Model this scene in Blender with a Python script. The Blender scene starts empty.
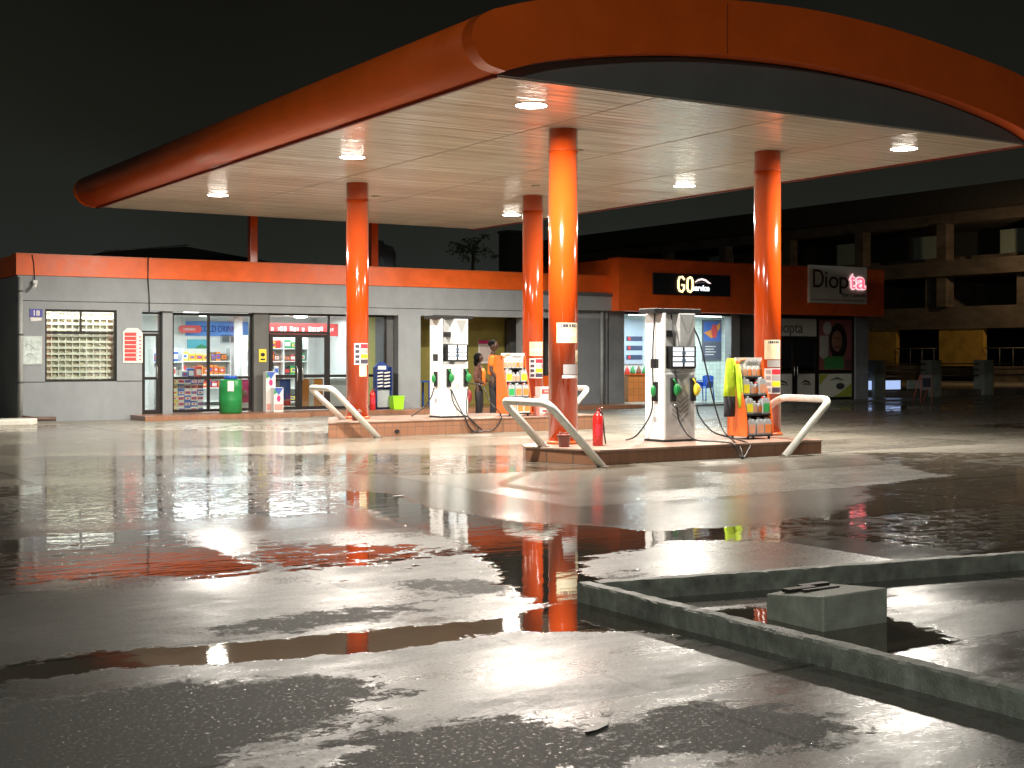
import bpy, bmesh, math, random
import numpy as np
from mathutils import Vector, Matrix
random.seed(7)
S = bpy.context.scene
C = S.collection
PI = math.pi
# ------------------------------------------------------------------ render / camera / world
S.render.engine = 'CYCLES'
cy = S.cycles
cy.use_denoising = True
try: cy.denoiser = 'OPENIMAGEDENOISE'
except Exception: pass
cy.max_bounces = 7; cy.diffuse_bounces = 3; cy.glossy_bounces = 4; cy.transparent_max_bounces = 12
cy.transmission_bounces = 2
cy.sample_clamp_indirect = 6; cy.sample_clamp_direct = 0
cy.caustics_reflective = False; cy.caustics_refractive = False
cy.use_light_tree = True
S.view_settings.view_transform = 'Standard'
S.view_settings.look = 'None'
S.view_settings.exposure = 0.28
S.view_settings.gamma = 1.0
S.view_settings.use_curve_mapping = False
cam = bpy.data.objects.new('camera', bpy.data.cameras.new('camera'))
C.objects.link(cam); S.camera = cam
cam.location = (0, 0, 1.55)
cam.rotation_euler = (PI/2, 0, -math.atan2(.5358, .8443))
cam.data.sensor_width = 36; cam.data.lens = 1357*36/1024
cam.data.shift_y = -29/1024
cam.data.clip_start = .1; cam.data.clip_end = 800

w = bpy.data.worlds.new('World'); S.world = w; w.use_nodes = True
nt = w.node_tree; nt.nodes.clear()
def N(nt, t, **k):
    n = nt.nodes.new(t)
    for a, v in k.items(): setattr(n, a, v)
    return n
wo = N(nt, 'ShaderNodeOutputWorld'); bg = N(nt, 'ShaderNodeBackground')
tc = N(nt, 'ShaderNodeTexCoord'); sx = N(nt, 'ShaderNodeSeparateXYZ')
nz = N(nt, 'ShaderNodeTexNoise'); nz.inputs['Scale'].default_value = 2.2; nz.inputs['Detail'].default_value = 5
mr = N(nt, 'ShaderNodeMapRange'); mr.inputs['From Min'].default_value = -.02; mr.inputs['From Max'].default_value = .3
ad = N(nt, 'ShaderNodeMath', operation='MULTIPLY_ADD'); ad.inputs[1].default_value = 1.1; 
rp = N(nt, 'ShaderNodeValToRGB')
rp.color_ramp.elements[0].position = .15; rp.color_ramp.elements[0].color = (.0165, .0190, .0160, 1)
rp.color_ramp.elements[1].position = 1.0; rp.color_ramp.elements[1].color = (.0050, .0048, .0036, 1)
e = rp.color_ramp.elements.new(.55); e.color = (.0085, .0085, .0064, 1)
nt.links.new(tc.outputs['Generated'], sx.inputs[0]); nt.links.new(tc.outputs['Generated'], nz.inputs['Vector'])
nt.links.new(sx.outputs['Z'], mr.inputs['Value']); nt.links.new(nz.outputs['Fac'], ad.inputs[0])
sb = N(nt, 'ShaderNodeMath', operation='SUBTRACT'); sb.inputs[1].default_value = .55
nt.links.new(mr.outputs[0], ad.inputs[2]); nt.links.new(ad.outputs[0], sb.inputs[0]); nt.links.new(sb.outputs[0], rp.inputs[0])
nt.links.new(rp.outputs[0], bg.inputs[0]); bg.inputs[1].default_value = 1.0
nt.links.new(bg.outputs[0], wo.inputs[0])

# ------------------------------------------------------------------ materials
MT = {}
def mat(name, col=(.5,.5,.5), rough=.6, metal=0, var=.12, scale=6, bump=0, bscale=40, emit=None, es=0, coat=0, spec=.5, col2=None, stretch=None, rvar=0):
    """principled with noise-driven colour / roughness variation"""
    if name in MT: return MT[name]
    m = bpy.data.materials.new(name); m.use_nodes = True
    t = m.node_tree; b = t.nodes['Principled BSDF']
    b.inputs['Base Color'].default_value = (*col, 1); b.inputs['Roughness'].default_value = rough
    b.inputs['Metallic'].default_value = metal; b.inputs['Specular IOR Level'].default_value = spec
    b.inputs['Coat Weight'].default_value = coat; b.inputs['Coat Roughness'].default_value = .12
    c = N(t, 'ShaderNodeTexCoord'); mp = N(t, 'ShaderNodeMapping'); t.links.new(c.outputs['Object'], mp.inputs[0])
    if stretch: mp.inputs['Scale'].default_value = stretch
    if var > 0 or col2 or rvar:
        n = N(t, 'ShaderNodeTexNoise'); n.inputs['Scale'].default_value = scale; n.inputs['Detail'].default_value = 6
        n.inputs['Roughness'].default_value = .65
        t.links.new(mp.outputs[0], n.inputs['Vector'])
        r = N(t, 'ShaderNodeValToRGB'); r.color_ramp.elements[0].position = .3; r.color_ramp.elements[1].position = .7
        c2 = col2 or tuple(min(1, x*(1+var)) for x in col)
        c1 = tuple(x*(1-var) for x in col)
        r.color_ramp.elements[0].color = (*c1, 1); r.color_ramp.elements[1].color = (*c2, 1)
        t.links.new(n.outputs['Fac'], r.inputs[0]); t.links.new(r.outputs[0], b.inputs['Base Color'])
        if rvar:
            q = N(t, 'ShaderNodeMapRange'); q.inputs['To Min'].default_value = rough-rvar; q.inputs['To Max'].default_value = rough+rvar
            q.inputs['From Min'].default_value = .3; q.inputs['From Max'].default_value = .7
            t.links.new(n.outputs['Fac'], q.inputs['Value']); t.links.new(q.outputs[0], b.inputs['Roughness'])
    if bump:
        n2 = N(t, 'ShaderNodeTexNoise'); n2.inputs['Scale'].default_value = bscale; n2.inputs['Detail'].default_value = 5
        t.links.new(mp.outputs[0], n2.inputs['Vector'])
        bp = N(t, 'ShaderNodeBump'); bp.inputs['Strength'].default_value = bump; bp.inputs['Distance'].default_value = .02
        t.links.new(n2.outputs['Fac'], bp.inputs['Height']); t.links.new(bp.outputs[0], b.inputs['Normal'])
    if emit:
        b.inputs['Emission Color'].default_value = (*emit, 1); b.inputs['Emission Strength'].default_value = es
    MT[name] = m
    return m
def glassmat(name='window glass', tint=(.93,.97,.96), k=.07):
    if name in MT: return MT[name]
    m = bpy.data.materials.new(name); m.use_nodes = True; t = m.node_tree; t.nodes.clear()
    o = N(t, 'ShaderNodeOutputMaterial'); mx = N(t, 'ShaderNodeMixShader'); tr = N(t, 'ShaderNodeBsdfTransparent'); g = N(t, 'ShaderNodeBsdfGlossy')
    tr.inputs[0].default_value = (*tint, 1); g.inputs['Roughness'].default_value = .02
    lw = N(t, 'ShaderNodeFresnel'); lw.inputs[0].default_value = 1.45
    ml = N(t, 'ShaderNodeMath', operation='MULTIPLY_ADD'); ml.inputs[1].default_value = 1.0; ml.inputs[2].default_value = k-.04
    t.links.new(lw.outputs[0], ml.inputs[0]); t.links.new(ml.outputs[0], mx.inputs[0]); t.links.new(tr.outputs[0], mx.inputs[1]); t.links.new(g.outputs[0], mx.inputs[2])
    t.links.new(mx.outputs[0], o.inputs[0]); MT[name] = m; return m

ORANGE = mat('orange gloss paint', (.50,.058,.006), .15, var=.07, scale=1.5, coat=.5, bump=.015, bscale=3, rvar=.05)
ORANGE_WALL = mat('orange fascia paint', (.74,.115,.014), .42, var=.16, scale=2.2, bump=.08, bscale=30, rvar=.1)
ORANGE_DARK = mat('orange canopy sheet', (.76,.112,.012), .34, var=.10, scale=1.2, coat=.2, bump=.02, bscale=2, rvar=.06)
GREY = mat('grey wall paint', (.255,.275,.29), .62, var=.12, scale=2.0, bump=.15, bscale=60, stretch=(1,1,.6))
DGREY = mat('dark grey paint', (.085,.088,.09), .6, var=.15, scale=3, bump=.1)
FRAME = mat('dark aluminium frame', (.022,.020,.019), .35, var=.2, scale=8, metal=.3)
WHITE = mat('white paint', (.74,.75,.74), .4, var=.05, scale=3, bump=.05)
WHITE_PIPE = mat('white pipe paint', (.66,.65,.60), .38, var=.14, scale=9, bump=.1, bscale=25)
PUMPW = mat('pump white enamel', (.78,.79,.79), .28, var=.05, scale=5, coat=.3)
PUMPG = mat('pump brushed panel', (.55,.56,.56), .33, metal=.35, var=.15, scale=5)
BLACK = mat('black plastic', (.015,.015,.016), .4, var=.2, scale=10)
RUBBER = mat('black rubber', (.012,.012,.013), .38, var=.15, scale=20)
RED = mat('red enamel', (.62,.02,.018), .28, var=.08, coat=.3)
GREEN = mat('green plastic', (.015,.22,.055), .38, var=.1)
LIME = mat('lime plastic', (.32,.75,.02), .45, var=.08)
BLUE = mat('blue plastic', (.02,.09,.42), .38, var=.08)
CONC = mat('pale concrete', (.27,.275,.225), .6, var=.25, scale=7, bump=.25, bscale=90, rvar=.12)
KERB = mat('weathered kerb concrete', (.175,.18,.148), .5, var=.45, scale=7, bump=.35, bscale=90, rvar=.14)
PAPER = mat('paper', (.72,.71,.66), .7, var=.06)
YELLOW = mat('yellow print', (.75,.60,.05), .55, var=.06)
LENS = mat('lamp lens', (.9,.9,.85), .5, var=0, emit=(1,.93,.80), es=45)
def flat(name, col, rough=.6, **k): return mat(name, col, rough, var=.06, scale=8, **k)

def tiles_mat(name, c1, mortar, sc, rough=.3, bw=.5, rh=.5, off=0, ms=.02, bump=.15, rvar=0):
    if name in MT: return MT[name]
    m = bpy.data.materials.new(name); m.use_nodes = True; t = m.node_tree; b = t.nodes['Principled BSDF']
    c = N(t, 'ShaderNodeTexCoord'); mp = N(t, 'ShaderNodeMapping'); t.links.new(c.outputs['Object'], mp.inputs[0])
    mp.inputs['Rotation'].default_value = (PI/2, 0, 0) if bw > 0 else (0,0,0)
    br = N(t, 'ShaderNodeTexBrick'); br.offset = off
    br.inputs['Scale'].default_value = sc; br.inputs['Color1'].default_value = (*c1, 1); br.inputs['Color2'].default_value = (*[x*.86 for x in c1], 1)
    br.inputs['Mortar'].default_value = (*mortar, 1); br.inputs['Mortar Size'].default_value = ms
    br.inputs['Brick Width'].default_value = abs(bw); br.inputs['Row Height'].default_value = rh
    t.links.new(mp.outputs[0], br.inputs['Vector'])
    n = N(t, 'ShaderNodeTexNoise'); n.inputs['Scale'].default_value = 5; n.inputs['Detail'].default_value = 6
    t.links.new(mp.outputs[0], n.inputs['Vector'])
    mx = N(t, 'ShaderNodeMix', data_type='RGBA', blend_type='MULTIPLY'); mx.inputs[0].default_value = .5
    t.links.new(br.outputs['Color'], mx.inputs[6]); t.links.new(n.outputs['Color'], mx.inputs[7])
    hs = N(t, 'ShaderNodeHueSaturation'); hs.inputs['Value'].default_value = 1.3; t.links.new(mx.outputs[2], hs.inputs['Color'])
    g = N(t, 'ShaderNodeMix', data_type='RGBA'); g.inputs[0].default_value = .75
    t.links.new(hs.outputs[0], g.inputs[6]); t.links.new(br.outputs['Color'], g.inputs[7]); t.links.new(g.outputs[2], b.inputs['Base Color'])
    b.inputs['Roughness'].default_value = rough
    bp = N(t, 'ShaderNodeBump'); bp.inputs['Strength'].default_value = bump; bp.inputs['Distance'].default_value = .01
    t.links.new(br.outputs['Fac'], bp.inputs['Height']); bp.invert = True
    t.links.new(bp.outputs[0], b.inputs['Normal']); MT[name] = m; return m
TILE = tiles_mat('white wall tile', (.70,.80,.78), (.45,.52,.52), 3.3, .2)
TERRA = tiles_mat('terracotta tile', (.30,.145,.085), (.14,.09,.07), 3.0, .28, ms=.015)

# ------------------------------------------------------------------ mesh builder
class MB:
    def __init__(s): s.v=[]; s.f=[]; s.mi=[]; s.sm=[]; s.cur=0
    def _add(s, vs, fs, smooth=False):
        b=len(s.v); s.v+= [tuple(v) for v in vs]
        for f in fs: s.f.append(tuple(b+i for i in f)); s.mi.append(s.cur); s.sm.append(smooth)
        return s
    def use(s,i): s.cur=i; return s
    def box(s,x0,x1,y0,y1,z0,z1):
        return s._add([(x0,y0,z0),(x1,y0,z0),(x1,y1,z0),(x0,y1,z0),(x0,y0,z1),(x1,y0,z1),(x1,y1,z1),(x0,y1,z1)],
            [(0,3,2,1),(4,5,6,7),(0,1,5,4),(1,2,6,5),(2,3,7,6),(3,0,4,7)])
    def ring(s,rings,closed=True,cap=True,smooth=True):
        n=len(rings[0]); vs=[p for r in rings for p in r]; fs=[]
        for i in range(len(rings)-1):
            for j in range(n if closed else n-1):
                k=(j+1)%n; fs.append((i*n+j,i*n+k,(i+1)*n+k,(i+1)*n+j))
        b=len(s.v); s._add(vs,fs,smooth)
        if cap:
            s.f.append(tuple(b+i for i in range(n-1,-1,-1))); s.mi.append(s.cur); s.sm.append(False)
            o=b+(len(rings)-1)*n; s.f.append(tuple(o+i for i in range(n))); s.mi.append(s.cur); s.sm.append(False)
        return s
    def tube(s,path,r,n=10,smooth=True,cap=True):
        P=[Vector(p) for p in path]; rr=r if isinstance(r,(list,tuple)) else [r]*len(P); rings=[]; up=None
        for i,p in enumerate(P):
            d=(P[min(i+1,len(P)-1)]-P[max(i-1,0)]).normalized()
            if up is None:
                a=Vector((0,0,1)) if abs(d.z)<.9 else Vector((1,0,0)); up=(a-d*a.dot(d)).normalized()
            else:
                up=(up-d*up.dot(d)).normalized()
            q=d.cross(up)
            rings.append([tuple(p+up*math.cos(t)*rr[i]+q*math.sin(t)*rr[i]) for t in [2*PI*k/n for k in range(n)]])
        return s.ring(rings,cap=cap,smooth=smooth)
    def cyl(s,x,y,z0,z1,r,n=24,r2=None):
        r2=r if r2 is None else r2
        return s.ring([[(x+a*math.cos(2*PI*k/n),y+a*math.sin(2*PI*k/n),z) for k in range(n)] for a,z in ((r,z0),(r2,z1))])
    def lathe(s,prof,x=0,y=0,n=24):
        return s.ring([[(x+r*math.cos(2*PI*k/n),y+r*math.sin(2*PI*k/n),z) for k in range(n)] for r,z in prof])
    def prism(s,poly,a,b,axis='y',smooth=False):
        """poly of 2D points; axis y: (x,z); axis x: (y,z); axis z: (x,y)"""
        f={'y':lambda p,t:(p[0],t,p[1]),'x':lambda p,t:(t,p[0],p[1]),'z':lambda p,t:(p[0],p[1],t)}[axis]
        n=len(poly); s._add([f(p,a) for p in poly]+[f(p,b) for p in poly],[(i,(i+1)%n,n+(i+1)%n,n+i) for i in range(n)],smooth)
        bb=len(s.v)-2*n
        for q in (tuple(bb+i for i in range(n-1,-1,-1)),tuple(bb+n+i for i in range(n))):
            s.f.append(q); s.mi.append(s.cur); s.sm.append(False)
        return s
    def ellip(s,c,r,n=16,m=10,fn=None):
        rings=[]
        for i in range(m+1):
            t=PI*i/m; a=max(math.sin(t),.02)
            ring=[]
            for k in range(n):
                u=2*PI*k/n; p=Vector((a*math.cos(u),a*math.sin(u),math.cos(t)))
                if fn: p=fn(p)
                ring.append((c[0]+p.x*r[0],c[1]+p.y*r[1],c[2]+p.z*r[2]))
            rings.append(ring)
        return s.ring(rings)
    def build(s,name,mats,parent=None,loc=None,bevel=0,**tags):
        me=bpy.data.meshes.new(name); me.from_pydata(s.v,[],s.f)
        for m in (mats if isinstance(mats,(list,tuple)) else [mats]): me.materials.append(m)
        me.polygons.foreach_set('material_index',s.mi); me.polygons.foreach_set('use_smooth',s.sm)
        bm=bmesh.new(); bm.from_mesh(me); bmesh.ops.recalc_face_normals(bm,faces=bm.faces); bm.to_mesh(me); bm.free()
        o=bpy.data.objects.new(name,me); C.objects.link(o)
        if loc: o.location=loc
        if parent: o.parent=parent
        if bevel:
            b=o.modifiers.new('bevel','BEVEL'); b.width=bevel; b.segments=2; b.limit_method='ANGLE'; b.angle_limit=.6
        for k,v in tags.items(): o[k]=v
        return o
def thing(name,label,cat,loc=(0,0,0),group=None,rz=0):
    o=bpy.data.objects.new(name,None); C.objects.link(o); o.location=loc; o.rotation_euler=(0,0,rz); o.empty_display_size=.2
    o['label']=label; o['category']=cat
    if group: o['group']=group
    return o
def tag(o,label,cat,group=None):
    o['label']=label; o['category']=cat
    if group: o['group']=group
    return o
def copy_tree(o,parent=None):
    c=o.copy(); C.objects.link(c); c.parent=parent
    for ch in list(o.children): copy_tree(ch,c)
    return c
def text(body,size,loc,m,parent=None,name='lettering',rz=0,ext=.006,align='LEFT',sx=1.0,bold=0,fit=None):
    cu=bpy.data.curves.new(name,'FONT'); cu.body=body; cu.size=size; cu.extrude=ext; cu.align_x=align; cu.offset=bold
    cu.materials.append(m); o=bpy.data.objects.new(name,cu); C.objects.link(o)
    bpy.context.view_layer.update()
    me=bpy.data.meshes.new_from_object(o.evaluated_get(bpy.context.evaluated_depsgraph_get())); me.name=name
    if fit:
        xs=[v.co.x for v in me.vertices]; sx=fit/(max(xs)-min(xs)); loc=(loc[0]-min(xs)*sx,loc[1],loc[2])
    bpy.data.objects.remove(o); o=bpy.data.objects.new(name,me); C.objects.link(o)
    o.location=loc; o.rotation_euler=(PI/2,0,rz); o.scale=(sx,1,1)
    if parent: o.parent=parent
    return o
def area(name,loc,sx_,sy_,power,col=(1,1,1),shape='RECTANGLE',parent=None,spread=PI):
    l=bpy.data.lights.new(name,'AREA'); l.shape=shape; l.size=sx_; l.size_y=sy_; l.energy=power; l.color=col; l.spread=spread
    o=bpy.data.objects.new(name,l); C.objects.link(o); o.location=loc
    if parent: o.parent=parent
    return o
ORD=['first','second','third','fourth','fifth','sixth','seventh','eighth','ninth','tenth','eleventh','twelfth']

# ------------------------------------------------------------------ GROUND
POLY = {'pool': [(1, [(1.18, 7.01), (1.46, 7.03), (1.78, 7.15), (2.47, 6.99), (3.19, 6.91), (3.89, 6.79), (4.77, 6.9), (4.99, 6.84), (4.87, 6.1), (4.48, 6.15), (4.01, 6.45), (3.59, 6.37), (2.96, 6.42), (2.45, 6.51), (1.96, 6.71), (1.39, 6.69), (1.13, 6.72)]), (0.65, [(2.33, 11.99), (2.99, 12.02), (3.95, 11.98), (3.82, 10.69), (3.58, 9.16), (3.11, 9.2), (2.33, 9.35), (1.83, 9.44)]), (1, [(3.42, 10.61), (3.8, 10.63), (3.61, 9.19), (3.11, 9.2), (3.09, 10.07)]), (1, [(6.68, 14.21), (6.96, 13.63), (6.58, 11.9), (6.77, 10.53), (7.22, 9.9), (7.35, 9.41), (6.78, 8.74), (6.21, 8.71), (5.64, 8.23), (5.07, 7.03), (4.72, 7.05), (4.97, 7.67), (5.44, 8.7), (5.71, 9.49), (5.82, 10.71), (6.08, 12.01)]), (0.55, [(4.28, 10.89), (4.8, 10.21), (5.41, 9.61), (5.48, 9.1), (4.17, 9.05), (3.73, 9.11), (3.84, 9.96)]), (0.52, [(3.29, 16.93), (4.83, 16.55), (7.27, 15.32), (5.72, 11.94), (4.3, 12.19), (2.5, 12.89)]), (0.58, [(4.78, 21.63), (10.0, 19.07), (12.57, 16.21), (11.46, 14.77), (8.1, 15.45), (4.99, 17.08), (3.93, 17.76)]), (0.46, [(6.15, 31.68), (13.07, 27.81), (9.91, 21.08), (4.53, 23.34)]), (1, [(7.46, 9.34), (8.29, 9.22), (8.31, 8.96), (7.98, 8.63), (7.46, 8.8), (7.18, 8.98)]), (0.6, [(11.89, 11.33), (13.72, 11.71), (16.67, 11.47), (9.42, 6.48), (8.44, 6.92), (8.51, 7.57), (7.93, 8.58), (8.1, 9.26), (8.96, 9.41), (9.93, 9.66), (11.08, 10.39)]), (0.52, [(16.04, 15.5), (19.42, 13.36), (15.69, 10.8), (13.95, 11.91)]), (1, [(4.62, 1.5), (4.95, 1.5), (4.95, 7.0), (4.7, 7.0), (4.75, 5.2)]), (0.34, [(5.05, 1.5), (12, 1.5), (12, 5.6), (6.0, 6.7), (5.1, 6.85)]), (1, [(5.25, 4.9), (5.9, 4.95), (6.15, 5.5), (5.7, 6.2), (5.2, 6.2)]), (0.47, [(21.0, -60), (21.2, 14), (20.2, 19), (21.5, 24), (24, 31.6), (37, 31.6), (37, 36), (80, 36), (80, -60)]), (0.26, [(6.09, 29.35), (11.26, 14.52), (13.08, 13.36), (11.72, 11.01), (5.92, 6.41), (1.87, 8.98)])], 'rough': [(1, [(1.44, 6.31), (1.91, 6.22), (2.61, 6.01), (2.94, 5.92), (2.92, 5.62), (2.54, 5.51), (2.33, 5.25), (1.98, 5.13), (1.71, 4.95), (1.56, 4.61), (0.91, 5.02), (1.08, 5.96)]), (1, [(2.42, 4.99), (2.83, 5.03), (3.13, 4.8), (3.18, 4.37), (3.03, 4.15), (2.35, 4.11), (2.09, 4.27)]), (1, [(3.41, 4.52), (3.92, 4.69), (4.35, 4.26), (4.3, 4.1), (3.89, 3.87), (3.42, 4.03), (3.29, 4.3)]), (0.8, [(2.57, 7.36), (3.31, 7.6), (4.11, 7.56), (4.02, 7.14), (3.29, 7.14), (2.61, 7.08)]), (0.8, [(4.04, 8.27), (4.57, 8.27), (4.99, 7.76), (4.7, 7.31), (4.25, 7.82)]), (0.8, [(5.66, 7.89), (6.08, 7.84), (5.76, 7.32), (5.29, 7.25)])], 'film': [(1, [(5.41, 32.16), (15.23, 19.64), (7.4, 9.54), (2.16, 12.86)]), (0.7, [(11.26, 14.52), (21.7, 15.54), (7.53, 5.39), (5.28, 6.81)]), (0.6, [(2.23, 13.24), (5.23, 11.34), (3.78, 8.2), (1.61, 9.58)])], 'asph': [(1, [(21.0, -60), (21.2, 14), (20.2, 19), (21.5, 24), (24, 31.6), (37, 31.6), (37, 36), (80, 36), (80, -60)])]}
def inside(px,py,poly):
    r=np.zeros(px.shape,bool); n=len(poly); j=n-1
    for i in range(n):
        xi,yi=poly[i]; xj,yj=poly[j]
        if yi!=yj:
            c=((yi>py)!=(yj>py))&(px<(xj-xi)*(py-yi)/(yj-yi)+xi); r^=c
        j=i
    return r
def axis(lo,a,b,hi,st):
    mid=np.arange(a,b+1e-6,st)
    def out(v,e,s):
        r=[];d=st*2
        while abs(e-v)>abs(d)*1.3: v+=s*d; r.append(v); d*=1.35
        r.append(e); return r
    return np.array(sorted(out(a,lo,-1))+list(mid)+out(b,hi,1))
gx=axis(-250,-1,19,300,.07); gy=axis(-60,2.5,31.3,350,.07)
XX,YY=np.meshgrid(gx,gy); 
def blur(a,k):
    for ax in (0,1):
        ker=np.ones(k)/k
        for _ in range(2): a=np.apply_along_axis(lambda v:np.convolve(np.pad(v,k//2,mode='edge'),ker,'valid'),ax,a)
    return a
chan={}
for key in ('pool','rough','film','asph'):
    a=np.zeros(XX.shape)
    for v,poly in POLY[key]:
        mx_=inside(XX,YY,poly); a[mx_]=np.maximum(a[mx_],v)
    chan[key]=blur(a,5 if key=='pool' else 7)
nx,ny=len(gx),len(gy)
zz=np.zeros(XX.shape)
co=np.stack([XX.ravel(),YY.ravel(),zz.ravel()],1)
idx=np.arange(nx*ny).reshape(ny,nx)
q=np.stack([idx[:-1,:-1].ravel(),idx[:-1,1:].ravel(),idx[1:,1:].ravel(),idx[1:,:-1].ravel()],1)
me=bpy.data.meshes.new('ground'); me.vertices.add(len(co)); me.vertices.foreach_set('co',co.ravel())
me.loops.add(q.size); me.loops.foreach_set('vertex_index',q.ravel().astype(np.int32)); me.polygons.add(len(q))
me.polygons.foreach_set('loop_start',np.arange(0,q.size,4,dtype=np.int32)); me.update(); me.validate()
for key,a in chan.items():
    at=me.attributes.new(key,'FLOAT','POINT'); at.data.foreach_set('value',a.ravel().astype(np.float32))
ground=bpy.data.objects.new('ground',me); C.objects.link(ground); ground['kind']='structure'
def ground_mat():
    m=bpy.data.materials.new('wet concrete'); m.use_nodes=True; t=m.node_tree; b=t.nodes['Principled BSDF']; L=t.links.new
    c=N(t,'ShaderNodeTexCoord'); O=c.outputs['Object']
    def noise(sc,det=6,ro=.6,vec=None,dist=0):
        n=N(t,'ShaderNodeTexNoise'); n.inputs['Scale'].default_value=sc; n.inputs['Detail'].default_value=det; n.inputs['Roughness'].default_value=ro
        n.inputs['Distortion'].default_value=dist; L(vec or O,n.inputs['Vector']); return n.outputs['Fac']
    def val(v):
        n=N(t,'ShaderNodeValue'); n.outputs[0].default_value=v; return n.outputs[0]
    def ma(op,a,b_,c_=None,clamp=False):
        n=N(t,'ShaderNodeMath',operation=op); n.use_clamp=clamp
        for i,v in enumerate((a,b_,c_)):
            if v is None: continue
            if isinstance(v,(int,float)): n.inputs[i].default_value=v
            else: L(v,n.inputs[i])
        return n.outputs[0]
    def sm(v,a,b_,o0=0,o1=1):
        n=N(t,'ShaderNodeMapRange',interpolation_type='SMOOTHSTEP'); L(v,n.inputs['Value'])
        for k,x in (('From Min',a),('From Max',b_),('To Min',o0),('To Max',o1)): n.inputs[k].default_value=x
        return n.outputs[0]
    def attr(k):
        n=N(t,'ShaderNodeAttribute'); n.attribute_name=k; return n.outputs['Fac']
    def mixf(f,a,b_):
        n=N(t,'ShaderNodeMix',data_type='FLOAT'); 
        for i,v in ((0,f),(2,a),(3,b_)):
            if isinstance(v,(int,float)): n.inputs[i].default_value=v
            else: L(v,n.inputs[i])
        return n.outputs[0]
    def mixc(f,a,b_):
        n=N(t,'ShaderNodeMix',data_type='RGBA')
        for i,v in ((0,f),(6,a),(7,b_)):
            if isinstance(v,(int,float)): n.inputs[i].default_value=v
            elif isinstance(v,tuple): n.inputs[i].default_value=(*v,1)
            else: L(v,n.inputs[i])
        return n.outputs[2]
    mp=N(t,'ShaderNodeMapping'); mp.inputs['Scale'].default_value=(1,2.2,1); mp.inputs['Rotation'].default_value=(0,0,.3); L(O,mp.inputs[0])
    nA=noise(1.1,8,.62,dist=.4); nB=noise(7,7,.68); nC=noise(38,4,.7); nD=noise(.33,5,.55,mp.outputs[0]); nE=noise(120,3,.7); nF=noise(3.2,8,.7,mp.outputs[0])
    pool=attr('pool'); rough=attr('rough'); film=attr('film'); asph=attr('asph'); nG=noise(320,2,.7); nM=noise(2.6,6,.65,mp.outputs[0])
    # standing water: painted extents with ragged edges
    pv=ma('ADD',pool,ma('MULTIPLY',ma('SUBTRACT',nB,.5),.75)); pv=ma('ADD',pv,ma('MULTIPLY',ma('SUBTRACT',nA,.5),.35)); pv=ma('ADD',pv,ma('MULTIPLY',ma('SUBTRACT',nC,.5),.25))
    pv=ma('ADD',pv,ma('MULTIPLY',ma('SUBTRACT',nM,.5),.55)); P=sm(pv,.45,.55)
    rv=ma('ADD',ma('ADD',rough,.08),ma('MULTIPLY',ma('SUBTRACT',nB,.5),1.3)); rv=ma('ADD',rv,ma('MULTIPLY',ma('SUBTRACT',nM,.5),.9)); rv=ma('ADD',rv,ma('MULTIPLY',ma('SUBTRACT',nC,.5),.7)); rv=ma('ADD',rv,ma('MULTIPLY',ma('SUBTRACT',nA,.5),.5))
    R=sm(rv,.42,.58)
    # slab joints
    sp=N(t,'ShaderNodeSeparateXYZ'); L(O,sp.inputs[0]); gxn=ma('ADD',sp.outputs['X'],ma('MULTIPLY',ma('SUBTRACT',nB,.5),.05)); gyn=ma('ADD',sp.outputs['Y'],ma('MULTIPLY',ma('SUBTRACT',nB,.5),.05))
    def joint(u,off,step,wd):
        v=ma('DIVIDE',ma('SUBTRACT',u,off),step); f=ma('SUBTRACT',v,ma('ROUND',v,0)); return ma('LESS_THAN',ma('MULTIPLY',ma('ABSOLUTE',f,0),step),wd)
    J=ma('MAXIMUM',joint(gxn,-.15,4.05,.022),joint(gyn,7.05,2.13,.022))
    u_=ma('DIVIDE',ma('ADD',sp.outputs['X'],.15),4.05); v_=ma('DIVIDE',ma('SUBTRACT',sp.outputs['Y'],7.05),2.13)
    cb=N(t,'ShaderNodeCombineXYZ'); L(ma('FLOOR',u_,0),cb.inputs[0]); L(ma('FLOOR',v_,0),cb.inputs[1])
    wn=N(t,'ShaderNodeTexWhiteNoise'); wn.noise_dimensions='2D'; L(cb.outputs[0],wn.inputs['Vector']); cell=ma('SUBTRACT',wn.outputs['Value'],.5)
    pv=ma('ADD',pv,ma('MULTIPLY',cell,.20)); P=sm(pv,.46,.54)
    crack=N(t,'ShaderNodeTexVoronoi'); crack.feature='DISTANCE_TO_EDGE'; crack.inputs['Scale'].default_value=.22; L(O,crack.inputs['Vector'])
    # colour
    base=mixc(sm(nA,.3,.7),(.095,.090,.078),(.165,.158,.138))
    base=mixc(sm(nF,.35,.75),base,(.12,.112,.098))
    base=mixc(sm(nC,.35,.7,0,.35),base,(.05,.047,.042))
    base=mixc(R,base,(.075,.070,.060))
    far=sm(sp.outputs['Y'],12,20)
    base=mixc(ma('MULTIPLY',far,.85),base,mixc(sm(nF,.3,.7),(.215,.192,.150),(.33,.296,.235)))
    base=mixc(sm(cell,-.5,.5,.35,0),base,(.06,.057,.05))
    base=mixc(asph,base,(.035,.032,.026))
    base=mixc(sm(nG,.52,.62,0,.38),base,(.30,.28,.25)); base=mixc(sm(nG,.36,.46,.42,0),base,(.03,.028,.025))
    base=mixc(P,base,mixc(.3,(.07,.052,.034),base))
    base=mixc(ma('MULTIPLY',J,.7),base,(.02,.018,.016))
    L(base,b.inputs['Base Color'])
    # roughness
    r0=sm(nF,.25,.75,.24,.42)
    r0=ma('ADD',r0,sm(nD,.35,.65,-.08,.10))
    r0=mixf(film,r0,.13)
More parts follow.
